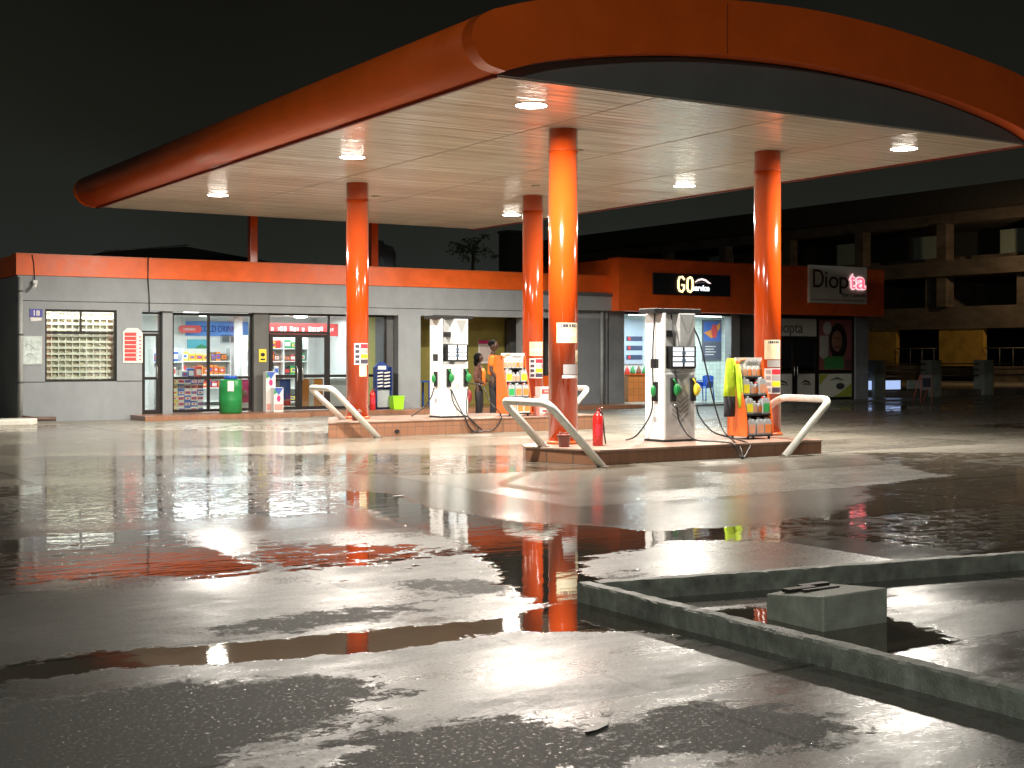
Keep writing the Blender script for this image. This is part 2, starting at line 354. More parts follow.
    r0=ma('ADD',r0,ma('MULTIPLY',ma('SUBTRACT',nC,.5),.30)); r0=ma('ADD',r0,ma('MULTIPLY',cell,.16)); nS=noise(48,2,.5); pit=sm(nS,.60,.66); r1=mixf(R,ma('MAXIMUM',r0,.12),mixf(pit,.62,.10))
    r2=mixf(P,r1,.025)
    L(r2,b.inputs['Roughness'])
    nT=noise(62,3,.75); sp1=mixf(R,sm(nT,.35,.62,.16,.62),mixf(pit,.2,.5)); L(mixf(P,sp1,.5),b.inputs['Specular IOR Level'])
    b.inputs['IOR'].default_value=1.45
    # bump
    ripple=noise(2.4,3,.5,mp.outputs[0]); rp2=noise(9,3,.5,mp.outputs[0])
    h=ma('ADD',ma('MULTIPLY',nE,.0022),ma('MULTIPLY',nC,.0035)); h=ma('ADD',h,ma('MULTIPLY',nB,.003))
    h=ma('MULTIPLY',h,mixf(R,.32,1.0)); h=ma('MULTIPLY',h,mixf(film,1.0,.35))
    hw=ma('ADD',ma('MULTIPLY',ripple,mixf(film,.0010,.0024)),ma('MULTIPLY',rp2,mixf(film,.0002,.0006)))
    H=mixf(P,ma('ADD',h,.0),hw); H=ma('SUBTRACT',H,ma('MULTIPLY',J,.010))
    bp=N(t,'ShaderNodeBump'); bp.inputs['Strength'].default_value=1.0; bp.inputs['Distance'].default_value=1.0; L(H,bp.inputs['Height']); L(bp.outputs[0],b.inputs['Normal'])
    return m
me.materials.append(ground_mat())

# walkway and step before the shop
st=MB().prism([(9.75,31.35),(13.9,31.35),(14.2,31.75),(16.2,31.75),(16.6,31.35),(24.4,31.35),(24.4,35.2),(9.75,35.2)],-.02,.11,'z').build('pavement',TERRA); st['kind']='structure'
st=MB().prism([(24.45,31.7),(36.6,31.7),(36.6,35.4),(24.45,35.4)],-.02,.05,'z').build('pavement',mat('wet grey paving',(.14,.14,.13),.25,var=.3,scale=3,bump=.3)); st['kind']='structure'
# ------------------------------------------------------------------ CANOPY
CX=13.65
can=thing('canopy','huge curved orange filling station canopy with pale flat ceiling over the pumps','canopy',(CX,22.6,0))
can_inv=Matrix.Translation((-CX,-22.6,0))
def P_(o,parent):   # parent keeping world place (parent is an un-rotated empty)
    o.parent=parent; o.location=Vector(o.location)-parent.location; return o
outer=[(8.45,5.66),(9.2,5.88),(10.5,6.08),(12.1,6.28),(13.65,6.36),(15.2,6.31),(16.8,6.15),(18.25,5.93),(18.85,5.66)]
inner=[(8.62,4.95),(9.29,5.16),(10.5,5.38),(11.84,5.53),(13.65,5.60),(15.46,5.53),(16.8,5.38),(18.01,5.16),(18.68,4.95)]
def smooth_arc(pts,k=5):
    out=[]
    for i in range(len(pts)-1):
        p0=pts[max(i-1,0)];p1=pts[i];p2=pts[i+1];p3=pts[min(i+2,len(pts)-1)]
        for j in range(k):
            t=j/k; out.append(tuple(.5*((2*p1[a])+(-p0[a]+p2[a])*t+(2*p0[a]-5*p1[a]+4*p2[a]-p3[a])*t*t+(-p0[a]+3*p1[a]-3*p2[a]+p3[a])*t**3) for a in (0,1)))
    out.append(pts[-1]); return out
SO=smooth_arc(outer); SI=smooth_arc(inner)
noseL=smooth_arc([(8.62,4.94),(8.36,5.0),(8.2,5.15),(8.15,5.34),(8.24,5.53),(8.45,5.66)],4)
noseR=[(2*CX-x,z) for x,z in noseL]
def band(y0,y1):
    mb=MB()
    a=noseL[:-1]+SO+noseR[::-1][1:]   # outer contour
    bq=SI
    n=len(a); 
    import mathutils
    # ring faces made by resampling the inner contour
    def resample(p,n):
        d=[0]
        for i in range(1,len(p)): d.append(d[-1]+math.dist(p[i],p[i-1]))
        o=[]
        for k in range(n):
            s_=d[-1]*k/(n-1); i=max(j for j in range(len(d)) if d[j]<=s_+1e-9); i=min(i,len(p)-2)
            f=(s_-d[i])/(d[i+1]-d[i]); o.append((p[i][0]+f*(p[i+1][0]-p[i][0]),p[i][1]+f*(p[i+1][1]-p[i][1])))
        return o
    m=len(SO); nl=len(noseL)-1
    inn=[SI[0]]*nl+resample(SI,m)+[SI[-1]]*nl
    rings=[[(x,y0,z) for x,z in a],[(x,y1,z) for x,z in a],[(x,y1,z) for x,z in inn],[(x,y0,z) for x,z in inn],[(x,y0,z) for x,z in a]]
    mb.ring(rings,closed=False,cap=False,smooth=False)
    return mb
P_(band(13.72,13.96).build('end_fascia',ORANGE_DARK),can)
for x_ in (12.1,):
    zi=5.53 if x_<13 else 5.49
    P_(MB().prism([(x_-.008,zi+.03),(x_+.008,zi+.03),(x_+.012,zi+.70),(x_-.004,zi+.70)],13.714,13.7195,'y').build('panel_joint',flat('joint dark red',(.30,.04,.01),.5)),can)
P_(band(31.34,31.58).build('end_fascia',ORANGE_DARK),can)
for s_,nm in ((0,'L'),(1,'R')):
    pr=noseL+[(8.62,5.60)] if s_==0 else noseR+[(18.68,5.60)]
    P_(MB().prism(pr,13.965,31.335,'y',smooth=True).build('side_fascia',ORANGE_DARK),can)
    x0=8.605 if s_==0 else 18.645
    P_(MB().box(x0,x0+.05,13.97,31.33,4.90,4.935).build('drip_edge',flat('dark red trim',(.16,.02,.01),.4)),can)
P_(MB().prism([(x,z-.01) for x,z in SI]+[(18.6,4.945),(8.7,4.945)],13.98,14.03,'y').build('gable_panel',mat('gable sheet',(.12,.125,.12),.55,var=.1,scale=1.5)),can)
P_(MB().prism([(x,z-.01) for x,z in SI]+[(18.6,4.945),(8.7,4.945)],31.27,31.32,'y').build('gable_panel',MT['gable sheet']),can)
rf=[(x,z-.03) for x,z in SO]; P_(MB().prism(rf+[(x,z-.08) for x,z in rf[::-1]],13.97,31.33,'y',smooth=True).build('roof',mat('roof sheet',(.2,.2,.2),.5)),can)
def soffit_mat():
    m=bpy.data.materials.new('soffit planks'); m.use_nodes=True; t=m.node_tree; b=t.nodes['Principled BSDF']; L=t.links.new
    c=N(t,'ShaderNodeTexCoord'); mp=N(t,'ShaderNodeMapping'); mp.inputs['Scale'].default_value=(.35,3.2,1); L(c.outputs['Object'],mp.inputs[0])
    n=N(t,'ShaderNodeTexNoise'); n.inputs['Scale'].default_value=1.5; n.inputs['Detail'].default_value=5; L(mp.outputs[0],n.inputs['Vector'])
    n2=N(t,'ShaderNodeTexNoise'); n2.inputs['Scale'].default_value=.7; n2.inputs['Detail'].default_value=3; L(c.outputs['Object'],n2.inputs['Vector'])
    r=N(t,'ShaderNodeValToRGB'); r.color_ramp.elements[0].color=(.70,.645,.53,1); r.color_ramp.elements[1].color=(.82,.765,.65,1); r.color_ramp.elements[0].position=.3; r.color_ramp.elements[1].position=.7
    L(n2.outputs['Fac'],r.inputs[0]); sp=N(t,'ShaderNodeSeparateXYZ'); L(c.outputs['Object'],sp.inputs[0])
    mu=N(t,'ShaderNodeMath',operation='MULTIPLY'); mu.inputs[1].default_value=1/.2; L(sp.outputs['Y'],mu.inputs[0])
    fl=N(t,'ShaderNodeMath',operation='FLOOR'); L(mu.outputs[0],fl.inputs[0])
    wn=N(t,'ShaderNodeTexWhiteNoise',noise_dimensions='1D'); L(fl.outputs[0],wn.inputs['W'])
    fr=N(t,'ShaderNodeMath',operation='FRACT'); L(mu.outputs[0],fr.inputs[0])
    gp=N(t,'ShaderNodeMath',operation='LESS_THAN'); gp.inputs[1].default_value=.07; L(fr.outputs[0],gp.inputs[0])
    mc=N(t,'ShaderNodeMix',data_type='RGBA',blend_type='MULTIPLY'); L(gp.outputs[0],mc.inputs[0]); L(r.outputs[0],mc.inputs[6]); mc.inputs[7].default_value=(.62,.58,.52,1); L(mc.outputs[2],b.inputs['Base Color'])
    ct=N(t,'ShaderNodeMath',operation='SUBTRACT'); ct.inputs[1].default_value=.5; L(wn.outputs['Value'],ct.inputs[0])
    tl=N(t,'ShaderNodeMath',operation='MULTIPLY'); L(ct.outputs[0],tl.inputs[0]); L(fr.outputs[0],tl.inputs[1])
    ts=N(t,'ShaderNodeMath',operation='MULTIPLY'); ts.inputs[1].default_value=.016; L(tl.outputs[0],ts.inputs[0])
    ns=N(t,'ShaderNodeMath',operation='MULTIPLY_ADD'); ns.inputs[1].default_value=.035; L(n.outputs['Fac'],ns.inputs[0]); L(ts.outputs[0],ns.inputs[2])
    gs=N(t,'ShaderNodeMath',operation='MULTIPLY_ADD'); gs.inputs[1].default_value=.004; L(gp.outputs[0],gs.inputs[0]); L(ns.outputs[0],gs.inputs[2])
    bp=N(t,'ShaderNodeBump'); bp.inputs['Strength'].default_value=1; bp.inputs['Distance'].default_value=1; L(gs.outputs[0],bp.inputs['Height']); L(bp.outputs[0],b.inputs['Normal'])
    b.inputs['Roughness'].default_value=.19; b.inputs['Specular IOR Level'].default_value=.75; b.inputs['Coat Weight'].default_value=.12; b.inputs['Coat Roughness'].default_value=.15
    return m
P_(MB().box(8.66,18.64,14.03,31.27,4.93,4.944).build('ceiling',soffit_mat()),can)
seam=MB()
for x in (11.15,13.65,16.15): seam.box(x-.012,x+.012,14.04,31.2,4.926,4.9295)
P_(seam.build('ceiling_seam',flat('seam shadow strip',(.30,.24,.17),.5)),can)
LAMPS=[(10.05,15.35),(10.1,21.0),(10.1,27.5),(17.3,15.3),(17.4,21.0),(17.5,27.6)]
desc=['nearest pair, left side','middle pair, left side','far pair, left side','nearest pair, right side','middle pair, right side','far pair, right side']
for i,(x,y) in enumerate(LAMPS):
    t_=thing('canopy_light','round white downlight in the canopy ceiling, '+desc[i],'ceiling light',(x,y,4.925),group='downlights in the canopy ceiling')
    MB().lathe([(.225,0),(.222,-.005),(.2,-.006)],n=32).build('rim',WHITE,t_)
    MB().lathe([(.21,-.0065),(.18,-.012),(.09,-.015),(.01,-.0155)],n=32).build('lens',LENS,t_)
    area('lamp',(0,0,-.016),.30,.30,640,(1,.93,.82),'DISK',t_,spread=math.radians(174))
for (x,y) in ((12.9,18.3),(14.9,22.6),(13.0,25.9)):
    tag(MB().lathe([(.09,4.93),(.09,4.915),(.06,4.905),(.01,4.905)],x,y).build('ceiling_vent',flat('grey vent',(.35,.3,.24),.5)),{12.9:'small round grey vent in the canopy ceiling near the front column',14.9:'small round grey vent in the middle of the canopy ceiling',13.0:'small round grey vent in the canopy ceiling toward the shop'}[x],'vent')
# columns
cols=[(11.57,16.8,.22,.22,'nearest round orange column with a cream notice, left end of the front island'),(15.7,16.8,.22,.22,'round orange column on the front island behind the near oil rack'),
      (11.75,24.2,.30,.22,'round orange column at the left end of the back pump island'),(15.83,24.12,.30,.22,'round orange column behind the oil rack on the back island')]
SAFE=[mat('sticker red',(.62,.03,.05),.5),mat('sticker yellow',(.80,.72,.02),.5),mat('sticker dark',(.06,.05,.08),.5),mat('sticker white',(.75,.72,.70),.5),mat('sticker peach',(.80,.55,.36),.5),mat('sticker cream',(.78,.68,.45),.5),mat('sticker grey',(.38,.36,.36),.5)]
def wrap(mb,cx,cy,r,a0,a1,z0,z1,n=8):
    """curved sheet glued round a column between angles (degrees)"""
    r+=.004
    A=[math.radians(a0+(a1-a0)*k/n) for k in range(n+1)]
    mb.ring([[(cx+r*math.cos(a),cy+r*math.sin(a),z0) for a in A],[(cx+r*math.cos(a),cy+r*math.sin(a),z1) for a in A]],closed=False,cap=False)
colobj=[]
for k,(x,y,zb,r,lab) in enumerate(cols):
    t_=thing('canopy_column',lab,'column',(x,y,zb),group='round orange canopy columns')
    MB().cyl(0,0,0,4.93-zb,r,40).build('shaft',ORANGE,t_)
    MB().lathe([(r+.03,0),(r+.03,.03),(r+.004,.05),(r+.003,.05)],n=40).build('base_ring',flat('orange base',(.5,.10,.02),.4),t_)
    MB().lathe([(r+.012,4.60-zb),(r+.012,4.61-zb)],n=40).build('joint_ring',flat('dark orange',(.4,.06,.01),.4),t_)
    colobj.append(t_)
# direction from column to camera is about -120 deg
def stick(k,rows):
    t_=colobj[k]; zb=cols[k][2]
    for nm,a0,a1,z0,z1,mi in rows:
        mb=MB(); wrap(mb,0,0,.22+(.002 if mi!=3 and nm=='sticker' else 0),a0,a1,z0-zb,z1-zb); mb.build(nm,SAFE[mi],t_)
def safety(k,z0,a0,a1,w=1.0):
    rows=[('sticker_sheet',a0,a1,z0,z0+.42,3)]
    am=a0+(a1-a0)*.4
    for j,c in enumerate((2,1,6,0)): rows.append(('sticker',am,a1-2,z0+.02+j*.1,z0+.105+j*.1,c))
    stick(k,rows)
    t_=colobj[k]; zb=cols[k][2]
    mb=MB()
    for j in range(4):
        wrap(mb,0,0,.224,a0+6,a0+(a1-a0)*.33,z0-zb+.03+j*.1,z0-zb+.09+j*.1,3)
    mb.build('sticker_symbol',SAFE[2 if k!=1 else 6],t_)
stick(0,[('notice',-150,-55,1.73,2.03,5),('notice_heading',-132,-62,1.96,2.01,2),('notice_line',-146,-60,1.84,1.88,3),('sticker',-124,-58,1.26,1.41,6),('sticker',-128,-52,1.205,1.25,3),('sticker',-70,-48,1.43,1.62,5)])
stick(0,[('sticker_print',-112,-90,1.29,1.32,0),('sticker_print',-108,-76,1.35,1.38,2)])
stick(1,[('notice',-146,-66,1.48,1.80,5),('notice_heading',-130,-72,1.74,1.78,2),('sticker',-134,-68,1.35,1.465,6),('sticker_print',-124,-84,1.38,1.43,0)])
safety(1,.91,-146,-66); safety(2,1.36,-132,-50); safety(3,1.06,-142,-58)
stick(2,[('sticker',-106,-64,1.13,1.35,5)]); stick(3,[('notice',-142,-55,1.53,1.83,4),('notice_line',-138,-60,1.64,1.68,3)])
for k,(x,lab) in enumerate(((13.05,'thin orange post behind the shop parapet, left one of two'),(16.5,'thin square orange post rising behind the shop parapet beside the water tank'))):
    tag(MB().box(x-.1,x+.1,32.9,33.1,3.3,5.3).build('canopy_post',ORANGE,bevel=.01),lab,'post','thin posts behind the parapet')

# ------------------------------------------------------------------ ISLANDS
def island(poly,z,label):
    t_=thing('pump_island',label,'pump island',(poly[0][0],poly[0][1],0),group='tiled pump islands')
    pl=[(a-poly[0][0],b-poly[0][1]) for a,b in poly]
    MB().prism(pl,-.02,z-.03,'z').build('base',TERRA,t_)
    cx=sum(a for a,b in pl)/len(pl); cy_=sum(b for a,b in pl)/len(pl)
    p2=[(a+(.015 if a>cx else -.015),b+(.015 if b>cy_ else -.015)) for a,b in pl]
    MB().prism(p2,z-.03,z,'z').build('top',mat('island top tile',(.33,.20,.15),.35,var=.25,scale=3,bump=.2,col2=(.42,.30,.24)),t_,bevel=.006)
    return t_
island([(11.25,15.42),(15.55,15.42),(15.55,17.35),(11.7,17.35),(10.95,16.95),(10.78,16.62)],.22,'nearer raised pump island faced in brown tiles beside the fire extinguisher')
island([(10.62,23.1),(16.8,23.1),(16.8,24.95),(11.5,24.95)],.30,'farther raised pump island faced in brown tiles in front of the shop')
tag(MB().ring([[(12.05+.05*math.cos(a),23.08,.09+.04*math.sin(a)) for a in np.linspace(0,2*PI,13)[:-1]],[(12.05+.05*math.cos(a),23.099,.09+.04*math.sin(a)) for a in np.linspace(0,2*PI,13)[:-1]]]).build('drain_hole',BLACK),'small black drain pipe mouth in the face of the back island','drain')

# guard rails
def bend(pts,r=.12,k=6):
    P=[Vector(p) for p in pts]; out=[P[0]]
    for i in range(1,len(P)-1):
        a=(P[i-1]-P[i]).normalized()*r; b=(P[i+1]-P[i]).normalized()*r
        for j in range(k+1):
            t=j/k; out.append((P[i]+a)*(1-t)**2+P[i]*2*t*(1-t)+(P[i]+b)*t*t)
    out.append(P[-1]); return out
def rail(pts,label):
    o=thing('guard_rail',label,'guard rail',tuple(pts[0]),group='bent white pipe guard rails')
    P=[Vector(p)-Vector(pts[0]) for p in pts]
    MB().tube(bend(P,.16,8),.055,16).build('pipe',WHITE_PIPE,o)
    for p in (P[0],P[-1]):
        MB().cyl(p.x,p.y,p.z,p.z+.012,.09,20).build('foot_plate',flat('rusty plate',(.12,.09,.07),.6),o)
rail([(11.13,15.2,0),(10.22,15.2,.90),(10.22,16.35,.90),(10.95,16.4,.22)],'white pipe guard rail at left end of the front island, nearest of all')
rail([(14.55,15.2,0),(15.52,15.2,.86),(15.52,16.3,.86),(15.0,16.9,.22)],'white pipe guard rail at right end of the front island beside the oil rack')
rail([(11.55,22.9,0),(10.6,22.9,.93),(10.6,23.9,.93),(11.35,24.0,.30)],'white pipe guard rail at left end of the back island before the shop doors')
rail([(15.5,22.9,0),(16.42,22.9,.86),(16.42,24.2,.86),(15.9,24.6,.30)],'white pipe guard rail at right end of the back island, half hidden')

# ------------------------------------------------------------------ PUMPS
def pump(x,y,z,label,W=.62,D=.47,grey=False):
    t_=thing('fuel_pump',label,'fuel pump',(x,y,z),group='white fuel dispensers')
    H=1.97
    front=PUMPG if grey else PUMPW
    MB().box(-.01,W+.01,-.01,D+.01,0,.03).build('plinth',BLACK,t_)
    MB().box(0,W,0,D,.03,1.06).build('cabinet',[PUMPW],t_,bevel=.012)
    MB().box(.03,W-.03,-.006,.001,.07,1.03).build('front_panel',front,t_,bevel=.004)
    if grey:
        mb=MB()
        for k in range(5):
            for sgn in (-1,1):
                mb.prism([(W/2,.30+k*.07),(W/2+sgn*.16,.42+k*.07),(W/2+sgn*.16,.45+k*.07),(W/2,.33+k*.07)],-.0075,-.0055,'y')
        mb.build('pattern',flat('grey decal',(.28,.28,.28),.4),t_)
    MB().box(0,.045,.0,D,1.062,H).build('side_pylon',PUMPW,t_,bevel=.012)
    MB().box(W-.31,W,.0,D,1.062,H).build('side_pylon',PUMPW if not grey else PUMPG,t_,bevel=.012)
    mb=MB(); mb.prism([(W-.28,H-.02),(W-.03,H-.02),(W-.15,H-.30)],-.006,-.002,'y'); mb.build('pylon_decal',flat('grey gloss triangle',(.35,.36,.36),.3),t_)
    MB().box(-.16,W+.14,.03,D-.05,H,H+.075).build('header',BLACK,t_,bevel=.01)
    MB().box(.046,W-.312,.15,D-.1,H-.36,H-.26).build('crossbar',BLACK,t_)
    # display head
    MB().box(.10,W-.02,-.05,.28,1.12,1.47).build('display_housing',BLACK,t_,bevel=.02)
    s_=MB()
    for sx0 in (.135,.365):
        for sz in (1.155,1.235,1.315,1.385):
            s_.box(sx0,sx0+.185,-.056,-.049,sz,sz+.062)
    s_.build('display_screen',mat('lit display',(.7,.75,.8),.3,var=0,emit=(.80,.90,1),es=.45),t_)
    for zc in (1.25,1.36): MB().ring([[(.342+.036*math.cos(a),yy,zc+.036*math.sin(a)) for a in np.linspace(0,2*PI,15)[:-1]] for yy in (-.050,-.060)]).build('display_button',flat('steel blue button',(.08,.12,.18),.3),t_)
    # holsters + nozzles
    for xn,c in ((.16,GREEN),(W-.07,GREEN if not grey else YELLOW)):
        MB().box(xn-.045,xn+.045,-.05,0,.62,.98).build('holster',BLACK,t_,bevel=.008)
        nz_=MB(); nz_.ellip((xn+.02,-.085,.80),(.05,.045,.10)); nz_.tube([(xn+.02,-.08,.86),(xn+.0,-.07,.93),(xn-.02,-.05,.97)],.014,8); nz_.tube([(xn+.05,-.10,.74),(xn+.08,-.11,.80),(xn+.05,-.11,.87)],.009,6)
        nz_.build('nozzle',c,t_)
        MB().ellip((xn+.02,-.045,.56),(.022,.02,.02)).build('hose_coupling',flat('steel coupling',(.4,.4,.4),.3,metal=.8),t_)
    nz_=MB(); nz_.box(-.04,0,.14,.24,.62,.92).build('holster',BLACK,t_,bevel=.008)
    MB().ellip((-.075,.17,.78),(.04,.05,.09)).build('nozzle',GREEN,t_)
    MB().box(-.004,.001,.13,.33,1.13,1.27).build('side_screen',flat('dark glass',(.03,.03,.032),.2),t_)
    MB().box(-.004,.001,.18,.25,.30,.38).build('rating_plate',flat('plate grey',(.3,.3,.3),.4),t_)
    return t_
def hose(t_,pts,r=.0125):
    def cr(p,k=8):
        o=[]
        for i in range(len(p)-1):
            a=p[max(i-1,0)];b=p[i];c=p[i+1];d=p[min(i+2,len(p)-1)]
            for j in range(k):
                t=j/k; o.append(tuple(.5*((2*b[q])+(-a[q]+c[q])*t+(2*a[q]-5*b[q]+4*c[q]-d[q])*t*t+(-a[q]+3*b[q]-3*c[q]+d[q])*t**3) for q in range(3)))
        o.append(p[-1]); return o
    return MB().tube(cr(pts),r,8).build('hose',RUBBER,t_)
p1=pump(13.03,16.21,.22,'white fuel pump with grey front on the front island, nearest the camera',grey=True)
hose(p1,[(.18,-.08,.56),(.19,-.15,.3),(.28,-.35,.06),(.5,-.62,.03),(.62,-.86,.0),(.66,-.95,-.16),(.68,-1.02,-.19)])
hose(p1,[(.57,-.08,.56),(.58,-.15,.38),(.72,-.3,.15),(.95,-.55,.05),(1.0,-.8,-.02),(.85,-.92,-.12),(.70,-1.0,-.20),(.66,-1.0,-.2)])
hose(p1,[(.50,.1,1.97),(.64,-.04,1.6),(.74,-.12,1.1),(.82,-.2,.6),(.86,-.35,.2),(.84,-.6,.04),(.78,-.84,-.06),(.72,-.96,-.19)])
hose(p1,[(-.02,.2,1.96),(-.07,.18,1.5),(-.06,.2,1.1),(-.075,.17,.8)])
hose(p1,[(-.075,.2,.7),(-.06,.22,.5),(-.1,.3,.3),(-.22,.42,.08),(-.34,.52,.02)])
hose(p1,[(.22,.1,1.95),(.17,-.02,1.6),(.17,-.04,1.2),(.18,-.09,.9)])
p2=pump(13.22,23.45,.30,'white fuel pump on the back island beside the two attendants')
hose(p2,[(.18,-.08,.56),(.2,-.14,.3),(.3,-.28,.10),(.42,-.39,.01),(.58,-.40,-.14),(.70,-.40,-.24),(.55,-.41,-.27),(.40,-.40,-.16),(.32,-.36,.03),(.25,-.15,.35),(.2,-.08,.55)])
hose(p2,[(.57,-.08,.56),(.5,-.14,.3),(.42,-.3,.08),(.46,-.40,-.05),(.62,-.41,-.2),(.50,-.42,-.27),(.38,-.40,-.12),(.33,-.38,.02)])
hose(p2,[(.60,-.42,-.27),(.74,-.42,-.26),(.95,-.42,-.24),(1.12,-.40,-.1),(1.2,-.3,.06),(1.2,.1,.3),(1.12,.3,.62),(1.08,.8,.66),(1.35,1.9,.70)])
hose(p2,[(-.05,.2,.6),(-.1,.24,.4),(-.22,.34,.2),(-.42,.46,.03)])

# ------------------------------------------------------------------ OIL RACKS + JUGS
JUGM={}
def jugmesh(kind):
    """kind: (body, label colour, cap colour, big)"""
    if kind in JUGM: return JUGM[kind]
    JUGM[kind]=True; return None
JC={'grey':mat('grey jug plastic',(.42,.44,.46),.35),'white':mat('white jug plastic',(.68,.68,.66),.35),'dark':mat('dark jug plastic',(.05,.05,.055),.35)}
LC={'yellow':mat('label yellow',(.80,.68,.02),.45),'orange':mat('label orange',(.75,.22,.05),.45),'green':mat('label green',(.03,.35,.09),.45),'pink':mat('label peach',(.68,.33,.20),.45),'blue':mat('label blue',(.05,.13,.42),.45),'red':mat('label red',(.6,.03,.03),.45)}
jugproto={}
def jug(body,lab,cap,big,loc,label,group):
    key=(body,lab,cap,big)
    if key in jugproto:
        r=copy_tree(jugproto[key]); r.location=loc; r['label']=label; r['group']=group; return r
    w_,h_,d_=(.15,.27,.11) if big else (.085,.20,.065)
    t_=thing('oil_jug' if big else 'oil_bottle',label,'oil jug' if big else 'oil bottle',loc,group=group)
    a=w_/2
    mb=MB()
    if big:
        mb.prism([(-a,0),(a,0),(a,h_*.62),(a*.75,h_*.86),(a*.3,h_*.93),(a*.3,h_*.84),(a*.0,h_*.78),(-a*.25,h_*.90),(-a*.85,h_*.88),(-a,h_*.7)],-d_/2,d_/2,'y')
        mb.tube([(a*.45,0,h_*.88),(a*.1,0,h_*.99),(-a*.6,0,h_*.86)],.011,8)
    else:
        mb.prism([(-a,0),(a,0),(a,h_*.68),(a*.45,h_*.85),(-a*.45,h_*.85),(-a,h_*.68)],-d_/2,d_/2,'y')
    mb.build('body',JC[body],t_,bevel=.008)
    MB().box(-a*.85,a*.85,-d_/2-.003,-d_/2+.002,h_*.10,h_*.60).build('paper_label',LC[lab],t_)
    MB().cyl(-a*.45 if big else 0,0,h_*.86,h_*1.0,.022 if big else .017,14).build('cap',BLACK if cap=='black' else (RED if cap=='red' else JC['grey']),t_)
    jugproto[key]=t_; return t_
def rack(x,y,z,where,short):
    t_=thing('oil_rack','orange stepped metal display rack of engine oil '+where,'display rack',(x,y,z),group='engine oil display racks')
    W,D=.56,.46
    prof=smooth_arc([(0,0.05),(.0,.20),(.03,.42),(.08,.62),(.15,.82),(.21,1.0),(.22,1.24)],3)+[(D,1.24),(D,.05)]
    for xx in (0,W-.02): MB().prism(prof,xx,xx+.02,'x').build('side_panel',mat('perforated orange sheet',(.72,.13,.015),.4,var=.25,scale=70,bump=.4,bscale=90),t_)
    MB().box(.02,W-.02,D-.03,D-.01,.05,1.24).build('back_panel',flat('dark back sheet',(.10,.03,.015),.5),t_)
    tops=[(.07,-.01),(.40,.04),(.70,.12),(.98,.20)]
    for sz,sy in tops:
        MB().box(.02,W-.02,sy,D-.04,sz-.025,sz).build('shelf',BLACK,t_)
    MB().box(.0,W,.26,.29,1.15,1.29).build('header_board',flat('header print',(.66,.64,.60),.4),t_)
    hb=MB(); hb.tube([(.05,.252,1.19),(.10,.252,1.25),(.2,.252,1.26)],.012,6); hb.build('header_logo',LC['orange'],t_)
    hb=MB()
    for i in range(6): hb.tube([(.26+i*.04,.25,1.20+.01*(i%2)),(.275+i*.04,.25,1.25-.015*(i%2)),(.29+i*.04,.25,1.205)],.005,5)
    hb.build('header_script',flat('script blue grey',(.15,.18,.22),.4),t_)
    for a,b in ((.06,.04),(.5,.04),(.06,.4),(.5,.4)): MB().cyl(a,b,0,.05,.02,10).build('caster',BLACK,t_)
    return t_
R1=rack(14.50,15.98,.22,'on the front island beside the near pump','on the near rack')
R2=rack(14.70,23.30,.30,'on the back island beside the attendants','on the far rack')
sets={0:([('grey','pink','black',1,.12),('grey','pink','black',1,.30),('grey','orange','black',1,.46)]),
      1:([('grey','yellow','black',1,.12),('grey','pink','grey',0,.26),('grey','orange','grey',0,.36),('grey','green','red',1,.47)]),
      2:([('grey','yellow','black',1,.12),('grey','pink','grey',0,.27),('grey','orange','red',0,.36),('grey','pink','grey',1,.47)]),
      3:([('white','pink','black',0,.08),('white','pink','grey',0,.18),('white','orange','black',0,.28),('white','pink','grey',0,.38),('white','orange','black',0,.48)])}
sets2={0:([('white','pink','grey',1,.12),('white','orange','grey',1,.30),('white','orange','grey',1,.46)]),
      1:([('grey','green','red',1,.12),('grey','orange','grey',1,.29),('grey','orange','red',1,.46)]),
      2:([('grey','yellow','grey',1,.11),('grey','pink','grey',0,.24),('grey','pink','grey',0,.34),('grey','yellow','black',1,.47)]),
      3:([('white','pink','grey',0,.08),('white','pink','grey',0,.18),('white','pink','grey',0,.28),('white','orange','grey',0,.38),('white','pink','grey',0,.48)])}
tops=[(.07,-.01),(.40,.04),(.70,.12),(.98,.20)]
SH=['bottom shelf','second shelf up','third shelf up','top shelf']
for (rx,ry,rz_,ss,nm) in ((14.50,15.98,.22,sets,'near oil rack'),(14.70,23.30,.30,sets2,'far oil rack')):
    for lv,row in ss.items():
        for j,(bd,lb,cp,bg_,xx) in enumerate(row):
            jug(bd,lb,cp,bg_,(rx+xx,ry+tops[lv][1]+.075,rz_+tops[lv][0]+.001),f'{bd} oil {"jug" if bg_ else "bottle"}, {lb if lb!="pink" else "peach"} label, {ORD[j]} from left, {SH[lv]} of {nm}','oil jugs and bottles on the racks')
# hi-vis jacket hanging on the rack
t_=thing('safety_jacket','lime yellow safety jacket with dark lower half hanging on the near oil rack','jacket',(14.36,16.22,.22))
def cloth(prof,y0,y1):
    rings=[]
    for (z,xa,xb,yo) in prof:
        n=14; rings.append([( (xa+xb)/2+(xb-xa)/2*math.cos(2*PI*k/n)*(1+.10*math.sin(5*2*PI*k/n+z*9)), yo+.06*math.sin(2*PI*k/n)*(1+.25*math.sin(4*2*PI*k/n+z*7)), z) for k in range(n)])
    return rings
HV=mat('hi vis fabric',(.55,.78,.03),.75,var=.12,scale=14,bump=.5,bscale=12); DF=mat('dark fabric',(.03,.028,.035),.85,var=.2,scale=12,bump=.4,bscale=12)
MB().ring(cloth([(1.28,-.03,.05,0),(1.22,-.07,.10,0),(1.05,-.10,.12,0),(.85,-.11,.11,0),(.68,-.12,.10,0)],0,0)).build('body',HV,t_)
MB().ring(cloth([(.68,-.115,.095,0),(.5,-.11,.09,0),(.36,-.12,.08,0)],0,0)).build('lower_panel',DF,t_)
